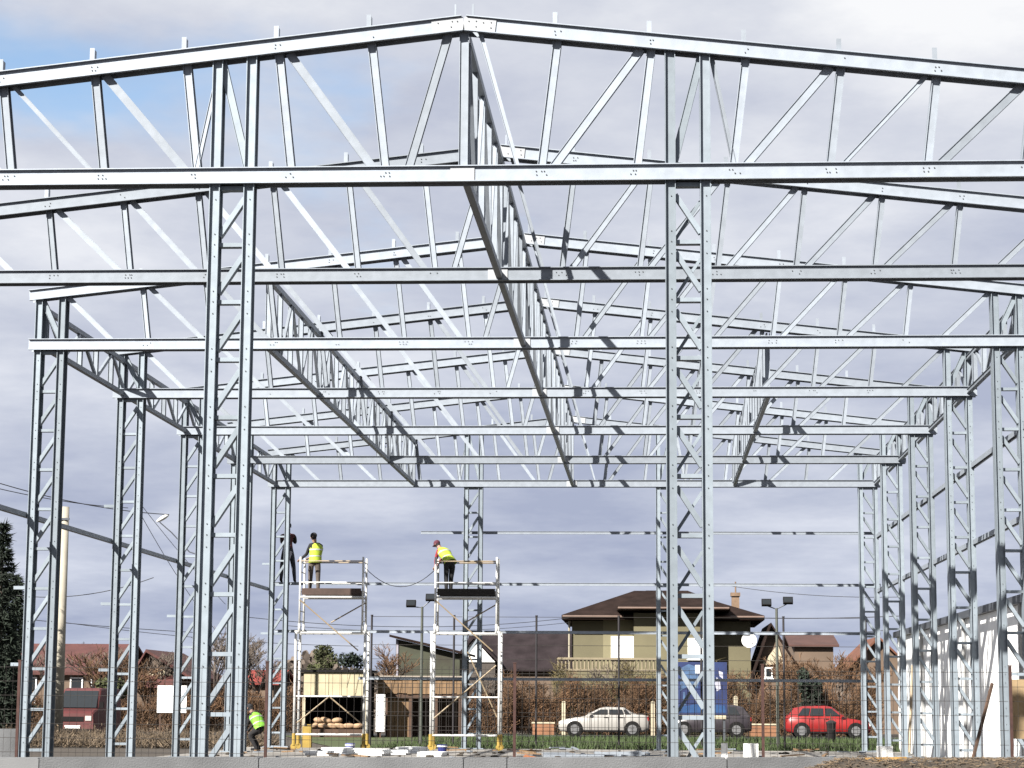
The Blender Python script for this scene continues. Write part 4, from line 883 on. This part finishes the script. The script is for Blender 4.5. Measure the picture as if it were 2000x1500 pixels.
# white clad building on the right
XW = 7.95; zt = P(1740, 1236, XW * FPX / 471).z
t = thing('white_hall', (XW + 4, 46, GZ), 'existing white clad building behind the right column row', 'building')
y = 24.0
while y < 71:
    m = MB(); yb_ = y + 0.985
    m.prism([(XW, y, GZ), (XW, yb_, GZ), (XW + 0.03, yb_ + 0.012, GZ), (XW + 0.08, yb_ + 0.012, GZ), (XW + 0.08, y, GZ)], (0, 0, zt - 0.18 - GZ)); m.build('wall_panel', SANDW, t); y += 1.0
MB().bb(XW - 0.12, XW + 0.05, 23.9, 71.1, zt - 0.176, zt).build('eaves_band', DGREY, t)  # dark grey band along the top edge of the white wall
MB().bb(XW + 0.09, XW + 9, 24, 71, GZ, zt - 0.18).build('core', SANDW, t)
MB().bb(XW + 0.051, XW + 9.1, 23.9, 71.1, zt - 0.175, zt - 0.03).build('roof', DGREY, t)
for yy in (30, 38.5, 47, 55.5, 64):
    MB().tube((XW - 0.08, yy, GZ), (XW - 0.08, yy, zt - 0.18), 0.05, n=8).build('downpipe', mat('pale_pipe', (0.5, 0.5, 0.5), 0.5), t)

# leaning boards and stuff by the right columns
for k, (a, b, Y_, lb, mm) in enumerate((((1938, 1335), (1898, 1490), 41.0, 'brown pole leaning by the white wall at the right', WOODD), ((1782, 1300), (1776, 1470), 55.0, 'thin tan batten standing by the fourth right column', TANP))):
    pa, pb = P(*a, Y_), P(*b, Y_ - 0.5); pb.z = max(pb.z, 0.0)
    tag(MB().tube(pb, pa, 0.035, n=6).build('leaning_pole', mm), lb, 'pole')
tag(MB().box(P(2005, 1385, 36.0), (0.5, 0.14, 0.95)).build('insulation_bale', mat('orange_wool', (0.42, 0.30, 0.17), 0.95, 0, 0.15, 4)), 'orange-tan insulation board standing at the right edge', 'board')

# things lying on the slab
def slab_box(px0, px1, py0, py1, Y, d, m, name, label, cat, rz=0.0, group=None):
    a, b = P(px0, py1, Y), P(px1, py0, Y); mb = MB(); rot = Matrix.Rotation(rz, 3, 'Z')
    h_ = max(b.z, 0.04)
    mb.box(((a.x + b.x) / 2, Y + d / 2, h_ / 2 + 0.003), (b.x - a.x, d, h_), rot); return tag(mb.build(name, m), label, cat, group)
slab_box(1453, 1481, 1453, 1480, 55, 0.3, WHITE, 'white_carton', 'white carton standing on the slab right of the foreground column', 'carton')
slab_box(1409, 1421, 1452, 1480, 54, 0.2, FOAM, 'white_block', 'narrow white block beside the foot of the right foreground column', 'block')
slab_box(1716, 1744, 1458, 1480, 52, 0.4, WHITE, 'white_carton', 'white carton at the foot of the far right corner column', 'carton')
for k in range(7):
    px = 625 + k * 36; Y_ = 55.2 + (k % 3) * 1.6
    x = P(px, 1470, Y_).x; m = MB(); rot = Matrix.Rotation(random.uniform(-0.25, 0.25), 3, 'Z'); z_ = 0.004
    for q in range(2 + k % 2):
        m.box((x + random.uniform(-0.05, 0.05), Y_ + q * 0.03, z_ + 0.025), (0.62, 0.9, 0.05), rot); z_ += 0.054
    tag(m.build('foam_sheet_stack', FOAM), 'small stack of white foam sheets on the slab below the scaffolds, ' + ORDL[k], 'foam sheets', 'foam sheets on the slab')
for k, (pa, Y_) in enumerate((((1060, 1180), 54.0), ((1160, 1260), 57.0))):
    xa_, xb_ = P(pa[0], 1470, Y_).x, P(pa[1], 1470, Y_).x
    tag(MB().bb(xa_, xb_, Y_, Y_ + 0.5, 0.004, 0.10).build('steel_offcut', STEEL), ('flat pile of steel offcuts lying below the white car', 'flat steel offcut lying on the slab left of the foreground column')[k], 'steel offcut')
rnd = random.Random(11)
for nm, mm, n, (l0, l1), wdt, lb, ct in (('timber_offcuts', WOOD, 46, (0.25, 1.1), 0.05, 'scattered timber offcuts on the slab', 'timber offcuts'), ('steel_scraps', STEEL, 40, (0.2, 0.9), 0.04, 'scattered galvanised scraps on the slab', 'steel scraps'), ('dirt_clods', EARTH, 120, (0.08, 0.25), 0.08, 'trodden dirt clods on the slab', 'dirt')):
    m = MB()
    for _ in range(n):
        x = rnd.uniform(XL + 0.5, XR - 0.5); y = rnd.uniform(47, 64); a = rnd.uniform(0, 3.14); l = rnd.uniform(l0, l1)
        if nm == 'dirt_clods': m.ball((x, y, 0.02), l * 0.5, (1, 1, 0.4), 7, 4)
        else: m.box((x, y, 0.03 + rnd.uniform(0, 0.05)), (l, wdt * rnd.uniform(0.6, 2), 0.035), Matrix.Rotation(a, 3, 'Z') @ Matrix.Rotation(rnd.uniform(-0.06, 0.06), 3, 'Y'))
    o = m.build(nm, mm); o['kind'] = 'stuff'; tag(o, lb, ct)
c = P(864, 1455, 58.0); t = thing('blue_bucket', (c.x, 58, 0), 'dark blue bucket beside the foot of the right scaffold', 'bucket')
MB().tube((c.x, 58, 0.003), (c.x, 58, 0.24), 0.10, 0.135, n=14).build('tub', BLUEP, t); MB().tube((c.x, 58, 0.18), (c.x, 58, 0.21), 0.14, n=14).build('band', WHITE, t)
c = P(684, 1448, 60.0); t = thing('blue_bucket', (c.x, 60, 0), 'pale blue bucket under the left scaffold', 'bucket')
MB().tube((c.x, 60, 0.003), (c.x, 60, 0.22), 0.11, 0.14, n=14).build('tub', mat('pale_blue_plastic', (0.22, 0.24, 0.5), 0.5), t); MB().tube((c.x, 60, 0.16), (c.x, 60, 0.18), 0.145, n=14).build('band', WHITE, t)
for (a, b, Y_, lb) in (((1015, 1455), (1075, 1492), 50.0, 'orange-tan pipe lying on the slab in the middle'),):
    tag(MB().tube((P(*a, Y_).x, Y_ + 2.5, 0.06), (P(*b, Y_).x, Y_ - 2.0, 0.06), 0.06, n=10).build('orange_pipe', ORANGE), lb, 'pipe')
tag(MB().box((P(8, 1460, 41).x, 41, 0.33), (0.75, 0.5, 0.9), Matrix.Rotation(0.2, 3, 'Z')).build('concrete_cube', CONC), 'grey concrete cube at the bottom left corner', 'block')
# yellow canister by the left scaffold
c = P(600, 1420, 64.5); t = thing('yellow_canister', (c.x, 64.5, 0), 'yellow canister standing under the left scaffold', 'canister')
MB().bb(c.x - 0.13, c.x + 0.13, 64.4, 64.65, 0.003, 0.62).build('body', YEL, t); MB().tube((c.x - 0.05, 64.5, 0.62), (c.x - 0.05, 64.5, 0.70), 0.04, n=8).build('cap', BLACKC, t); MB().bb(c.x + 0.0, c.x + 0.11, 64.48, 64.52, 0.65, 0.68).build('handle', YEL, t)

# ------------------------------------------------------------------ poles, lights, tall fence, wires
c = P(128, 990, 79.0); b0 = P(112, 1440, 79.0)
t = thing('concrete_pole', (b0.x, 79, GZ), 'pale concrete utility pole right of the outermost left column', 'utility pole')
MB().tube((b0.x, 79, GZ), (c.x, 79, c.z), 0.20, 0.145, n=12).build('shaft', POLE, t, True)
MB().bb(c.x - 0.5, c.x + 0.2, 78.82, 78.88, c.z - 0.5, c.z - 0.42).build('crossarm', DGREY, t)
ptop = V((c.x, 79, c.z))
YLp = 86.0; pb = P(405, 1440, YLp); lh = P(318, 1012, YLp)
t = thing('street_lamp', (pb.x, YLp, GZ), 'street lamp with white head reaching left between the left columns', 'street lamp')
zpt = P(405, 1090, YLp).z
MB().tube((pb.x, YLp, GZ), (pb.x, YLp, zpt), 0.09, 0.06, n=10).build('post', DGREY, t)
MB().path([(pb.x, YLp, zpt - 0.05), P(370, 1078, YLp), P(335, 1040, YLp), P(312, 1020, YLp)], 0.025, 6).build('arm', DGREY, t)
m = MB(); d_ = (P(330, 1004, YLp) - P(306, 1018, YLp)); m.ball(lh, 0.30, (1.0, 0.45, 0.28), 12, 6, Matrix.Rotation(-math.atan2(d_.z, d_.x), 3, 'Y')); m.build('lamp_head', WHITE, t, True)
def floodlight(px, ytop, Y, heads, label):
    x = P(px, 1400, Y).x; zt = P(px, ytop, Y).z
    t = thing('floodlight_pole', (x, Y, GZ), label, 'floodlight', 'floodlight poles')
    MB().tube((x, Y, GZ), (x, Y, zt), 0.06, 0.045, n=8).build('pole', mat('pole_green_grey', (0.12, 0.13, 0.11), 0.6, 0.3), t)
    for hx_, hy_ in heads:
        h = P(hx_, hy_, Y); q = Matrix.Rotation(R(-25), 3, 'X')
        f = MB().box(h, (0.34, 0.12, 0.24), q).build('floodlight_head', INNER, t)
        l = MB().box(h + q @ V((0, -0.065, 0)), (0.28, 0.012, 0.18), q).build('lens', GLASS, t); l.parent = f; l.matrix_parent_inverse = Matrix.Identity(4)
        MB().tube((x, Y + 0.05, zt - 0.03), h + V((0, 0.08, -0.10)), 0.02).build('arm', DGREY, t)
floodlight(1519, 1188, 76, ((1497, 1177), (1539, 1173)), 'floodlight pole with two black heads right of the olive house')
floodlight(822, 1185, 76, ((803, 1179), (841, 1167)), 'floodlight pole with two black heads left of the right scaffold')
YFB = 73.0
xs_ = [P(725 + 161.2 * k, 1300, YFB).x for k in range(7)]; ztf = P(1000, 1204, YFB).z
lbs = ['right of the left scaffold', 'left of the right scaffold\'s far column', 'between the right scaffold and the white car', 'in front of the olive house left window', 'behind the right foreground column', 'right of the satellite dish', 'beside the far right corner column']
for k, x in enumerate(xs_):
    m = MB(); m.tube((x, YFB, GZ), (x, YFB, ztf), 0.035, n=8); m.tube((x, YFB, ztf), (x, YFB, ztf + 0.04), 0.045, n=8)
    tag(m.build('tall_fence_post', DARKP), 'tall dark sports fence post ' + lbs[k], 'fence post', 'tall dark fence posts')
lb = ['right of the left scaffold', 'behind the right scaffold', 'left of the white car', 'in front of the white car', 'behind the blue banner', 'in front of the red car']
for k in range(6):
    m = MB()
    for z in [ztf - 0.02 - q * (ztf - GZ - 0.1) / 9 for q in range(10)]: m.tube((xs_[k] + 0.03, YFB, z), (xs_[k + 1] - 0.03, YFB, z), 0.008, n=4)
    for q in range(1, 12):
        x = xs_[k] + (xs_[k + 1] - xs_[k]) * q / 12; m.tube((x, YFB + 0.01, GZ + 0.05), (x, YFB + 0.01, GZ + 2.1), 0.010, n=4)
    o = m.build('fence_wires', WIRE); tag(o, 'thin wire field of the tall sports fence ' + lb[k], 'wire fence', 'tall sports fence fields')
def wire(a, b, sag, label, r=0.012, n=14):
    a, b = V(a), V(b); m = MB(); pts = [a.lerp(b, i / n) - V((0, 0, sag * 4 * (i / n) * (1 - i / n))) for i in range(n + 1)]
    return tag(m.path(pts, r, 4).build('power_line', CABLE), label, 'cable', 'overhead cables')
wire(P(-60, 925, 70), P(330, 1005, 82), 0.25, 'upper overhead cable sloping down from the left edge to the lamp', 0.016)
wire(P(-60, 940, 70), P(250, 992, 84), 0.15, 'second overhead cable sloping down from the left edge', 0.014)
wire(P(275, 985, 84), P(440, 1180, 96), 0.1, 'cable dropping steeply right of the street lamp', 0.014)
wire(P(275, 1005, 84), P(420, 1230, 96), 0.2, 'lower cable dropping steeply right of the street lamp', 0.014)
wire(P(-40, 1150, 80), P(300, 1128, 80), 0.5, 'sagging cable crossing the concrete pole at mid height', 0.014)
wire(P(-40, 1200, 90), P(480, 1240, 100), 0.1, 'lower level cable above the red roofs', 0.014)
wire(P(120, 1215, 90), P(700, 1262, 100), 0.2, 'lowest level cable above the red roofs', 0.012)
wire(P(480, 1205, 86), P(1110, 1207, 100), 0.4, 'thin cable running level behind the scaffolds', 0.012)
wire(P(560, 1222, 88), P(1110, 1216, 100), 0.3, 'second thin cable running level behind the scaffolds', 0.010)
wire(P(1400, 1140, 100), P(1760, 1166, 90), 0.2, 'thin cable above the chimney on the right', 0.012)
wire(P(1480, 1207, 100), P(1760, 1203, 96), 0.05, 'level cable right of the olive house roof', 0.018)
wire(P(1480, 1240, 100), P(1760, 1228, 96), 0.1, 'lower cable right of the olive house roof', 0.014)
wire((sc1[2], YS, sc1[3] + 0.75), (sc2[1], YS, sc2[3] + 0.75), 0.55, 'slack rope hanging between the two scaffold towers', 0.010)

# ------------------------------------------------------------------ vegetation
def bare_tree(name, label, px, Y, ztop_, spread, m_tw, levels=5, seed=1, group=None, nb=3, tw=0.014):
    rnd = random.Random(seed); x = P(px, 1400, Y).x; base = V((x, Y, GZ)); H = ztop_ - GZ
    t = thing(name, base, label, 'tree', group); tr, tw_ = MB(), MB()
    def grow(p, d, l, r, lev):
        n = 2; q = p
        for k in range(n):
            d = (d + V((rnd.gauss(0, 0.10), rnd.gauss(0, 0.10), 0.03))).normalized(); q2 = q + d * l / n
            (tr if lev < 2 else tw_).tube(q, q2, r * (1 - 0.15 * k), r * (1 - 0.15 * (k + 1)), 6 if lev < 2 else 3, False); q = q2
            if lev < levels and k == 0 and lev > 0: grow(q, (d + V((rnd.gauss(0, 0.6), rnd.gauss(0, 0.6), rnd.gauss(0.1, 0.3))) * spread).normalized(), l * 0.62, r * 0.5, lev + 1)
        if lev < levels:
            for k in range(nb):
                a = rnd.uniform(0, 6.28); dd = (d * 0.9 + V((math.cos(a), math.sin(a), rnd.uniform(-0.1, 0.4))) * spread * rnd.uniform(0.6, 1.1)).normalized()
                grow(q, dd, l * rnd.uniform(0.58, 0.80), max(r * 0.58, tw), lev + 1)
    grow(base, V((rnd.gauss(0, 0.04), rnd.gauss(0, 0.04), 1)).normalized(), H * 0.30, H * 0.016 + 0.02, 0)
    tr.build('trunk', BARK, t); tw_.build('crown', m_tw, t)
    return t
bt = [(415, 103, 5.8, TWIGG, 'left half of the gap inside the big left column'), (440, 108, 6.2, TWIGG, 'inside the big left column'), (468, 104, 5.0, TWIGG, 'right behind the big left column'), (505, 106, 5.4, TWIGG, 'left of the far left corner column'),
      (735, 112, 5.0, TWIGB, 'just right of the left scaffold'), (762, 118, 3.7, TWIGG, 'left of the mossy building'), (1560, 106, 4.6, TWIGB, 'right of the sports fence post by the cream gable'), (1600, 108, 4.4, TWIGB, 'above the red car'), (1640, 107, 4.4, TWIGB, 'above the nose of the red car'), (1676, 109, 4.6, TWIGB, 'left of the far right corner column'), (200, 100, 4.4, TWIGB, 'left of the second left column'), (150, 120, 5.4, TWIGG, 'behind the red roof'), (185, 108, 5.2, TWIGG, 'in front of the right end of the red roof'), (292, 104, 3.6, TWIGB, 'in front of the small red-roofed house'), (1030, 109, 3.4, TWIGB, 'in front of the long dark-roofed house'), (1250, 107, 3.3, TWIGB, 'in front of the olive house terrace'), (940, 110, 3.2, TWIGG, 'behind the right foot of the right scaffold'), (70, 106, 4.8, TWIGG, 'inside the outermost left column'), (232, 104, 4.6, TWIGB, 'inside the second left column'), (340, 107, 4.8, TWIGG, 'beside the white board'), (1180, 108, 4.0, TWIGG, 'in front of the olive house left corner'), (1500, 106, 3.8, TWIGB, 'in front of the cream gable')]
for k, (px, Y, z_, m_, w_) in enumerate(bt):
    bare_tree('bare_tree', 'leafless tree ' + w_, px, Y, z_, 0.75, m_, 5, 20 + k, 'leafless trees')
def leafy(mb, c, rx, ry, rz, n, s, rnd, zmin=None):
    for _ in range(n):
        while True:
            u = V((rnd.uniform(-1, 1), rnd.uniform(-1, 1), rnd.uniform(-1, 1)))
            if 0.25 < u.length < 1: break
        p = V(c) + V((u.x * rx, u.y * ry, u.z * rz))
        if zmin is not None and p.z < zmin: continue
        a = V((rnd.gauss(0, 1), rnd.gauss(0, 1), rnd.gauss(0, 1))).normalized(); b = a.cross(V((rnd.gauss(0, 1), rnd.gauss(0, 1), rnd.gauss(0, 1)))).normalized()
        k = s * rnd.uniform(0.5, 1.3); mb.add([p - a * k, p + b * k * 0.6, p + a * k, p - b * k * 0.6], [(0, 1, 2, 3)])
# conifer at the left edge
def conifer(px, Y, zt, rad, label, seed):
    rnd = random.Random(seed); x = P(px, 1400, Y).x; t = thing('conifer_tree', (x, Y, GZ), label, 'tree')
    MB().tube((x, Y, GZ), (x, Y, zt - 0.3), 0.18, 0.03, n=8).build('trunk', BARK, t)
    m = MB(); H = zt - GZ; z = GZ + 0.5
    while z < zt:
        f = 1 - (z - GZ) / H; r = rad * (0.12 + 0.95 * f ** 0.8) * rnd.uniform(0.8, 1.12); n = int(9 + 16 * f)
        for k in range(n):
            a = rnd.uniform(0, 6.28); L = r * rnd.uniform(0.65, 1.1); dr = V((math.cos(a), math.sin(a), rnd.uniform(-0.35, 0.05)))
            m.tube((x, Y, z), V((x, Y, z)) + dr * L, 0.02, 0.006, 3, False)
            for q in range(16):
                u = rnd.uniform(0.15, 1.0); p = V((x, Y, z)) + dr * L * u; s_ = rnd.uniform(0.10, 0.22)
                d = V((rnd.gauss(0, 0.7) + dr.x * 0.8, rnd.gauss(0, 0.7) + dr.y * 0.8, rnd.gauss(-0.15, 0.5))).normalized(); sd = d.cross(V((rnd.gauss(0, 1), rnd.gauss(0, 1), rnd.gauss(0, 1)))).normalized() * 0.035
                m.add([p - sd, p + sd, p + d * s_ * 1.6], [(0, 1, 2)])
        z += 0.17
    m.build('crown', NEEDLE, t); return t
conifer(-8, 76, P(0, 1020, 76).z, 1.15, 'dark conifer at the left picture edge', 3)
conifer(22, 82, P(22, 1120, 82).z, 0.75, 'smaller dark conifer behind the outermost left column', 4)
for k, (px, Y, py, rx, lb_, m_) in enumerate(((632, 128, 1258, 0.9, 'round dark evergreen above the cream kiosk, left one', LEAF), (690, 124, 1274, 0.8, 'round dark evergreen above the cream kiosk, right one', NEEDLE), (612, 126, 1290, 0.6, 'low dark shrub above the left end of the cream kiosk', LEAF), (212, 95, 1318, 0.75, 'rounded olive shrub behind the second left column', LEAF), (1580, 104, 1300, 0.6, 'small dark evergreen among the bare trees on the right', NEEDLE), (25, 88, 1340, 0.7, 'reddish shrub at the left picture edge', TWIGB))):
    rnd = random.Random(50 + k); x = P(px, 1400, Y).x; zt = P(px, py, Y).z; t = thing('evergreen_shrub', (x, Y, GZ), lb_, 'shrub')
    MB().tube((x, Y, GZ), (x, Y, zt - 0.4), 0.09, 0.03, n=6).build('stem', BARK, t)
    m = MB()
    for q in range(14):
        a = rnd.uniform(0, 6.28); zz_ = rnd.uniform(max(GZ + 0.4, zt - 2.6), zt - 0.35); rr = rx * rnd.uniform(0.2, 0.75)
        leafy(m, (x + rr * math.cos(a), Y + rr * math.sin(a), zz_), rx * 0.5, rx * 0.5, 0.42, 160, 0.10, rnd)
    m.build('crown', m_, t)
# brown bare hedge behind the cars: one mass of twigs
def hedge(name, label, px0, px1, Y, py_top, m_, n, seed, d=1.2):
    rnd = random.Random(seed); x0, x1 = P(px0, 1400, Y).x, P(px1, 1400, Y).x; m = MB()
    for _ in range(n):
        x = rnd.uniform(x0, x1); y = Y + rnd.uniform(-d / 2, d / 2); zt = P(px0, py_top, Y).z * (0.80 + 0.20 * math.sin(x * 1.7 + seed) + 0.14 * math.sin(x * 4.1 + y) + rnd.gauss(0, 0.07))
        z = GZ + rnd.random() ** 0.8 * (zt - GZ) * 0.85; d_ = V((rnd.gauss(0, 0.5), rnd.gauss(0, 0.5), rnd.uniform(0.2, 1.0))).normalized(); l = rnd.uniform(0.25, 0.7)
        s_ = d_.cross(V((rnd.gauss(0, 1), rnd.gauss(0, 1), 0.3))).normalized() * rnd.uniform(0.008, 0.022)
        p = V((x, y, z)); m.add([p - s_, p + s_, p + d_ * l], [(0, 1, 2)])
        if rnd.random() < 0.5:
            p2 = p + d_ * l * rnd.random(); a = V((rnd.gauss(0, 1), rnd.gauss(0, 1), rnd.gauss(0, 1))).normalized() * 0.06; b = a.cross(V((rnd.gauss(0, 1), rnd.gauss(0, 1), 1))).normalized() * 0.04
            m.add([p2 - a, p2 + b, p2 + a], [(0, 1, 2)])
    o = m.build(name, m_); o['kind'] = 'stuff'; return tag(o, label, 'hedge')
hedge('bare_hedge', 'mass of brown leafless brush behind the white car', 985, 1300, 105, 1318, TWIGB, 13000, 1)
hedge('bare_hedge', 'mass of brown leafless brush behind the red car', 1410, 1720, 105, 1318, TWIGB, 13000, 2)
hedge('olive_brush', 'olive brush in front of the olive house terrace', 1080, 1420, 107.5, 1290, TWIGO, 10000, 3)
hedge('bare_hedge', 'brown brush under the leafless trees on the left', 380, 600, 103, 1335, TWIGB, 8000, 4)
hedge('bare_hedge', 'brown brush in front of the red-roofed houses', -60, 400, 101, 1342, TWIGB, 10000, 8)
hedge('bare_hedge', 'brown brush around the wooden shelter', 890, 1000, 104, 1330, TWIGB, 5000, 5)
hedge('dry_grass', 'low dry straw-coloured brush behind the left columns', -60, 520, 70, 1448, STRAW, 9000, 6, 6)
# far tree line closing the horizon
def treeline(px0, px1, Y, py, seed, label):
    rnd = random.Random(seed); x0, x1 = P(px0, 1370, Y).x, P(px1, 1370, Y).x; m = MB()
    for _ in range(9000):
        x = rnd.uniform(x0, x1); zt = P(1000, py, Y).z * (0.75 + 0.2 * math.sin(x * 0.21 + seed) + 0.12 * math.sin(x * 0.77) + rnd.gauss(0, 0.05)); z = GZ + rnd.random() * (zt - GZ)
        a = V((rnd.gauss(0, 1), rnd.gauss(0, 0.5), rnd.gauss(0, 1))).normalized() * rnd.uniform(0.2, 0.5); b = V((-a.z, 0.2, a.x)) * 0.6
        p = V((x, Y + rnd.uniform(-3, 3), z)); m.add([p - a, p + b, p + a, p - b], [(0, 1, 2, 3)])
    o = m.build('distant_tree_line', TWIGG); o['kind'] = 'stuff'; return tag(o, label, 'trees')
treeline(-300, 620, 190, 1300, 1, 'distant brown tree line behind the red-roofed houses')
treeline(560, 1180, 200, 1290, 2, 'distant brown tree line behind the scaffolds')
treeline(1400, 2300, 195, 1285, 3, 'distant brown tree line behind the right column row')
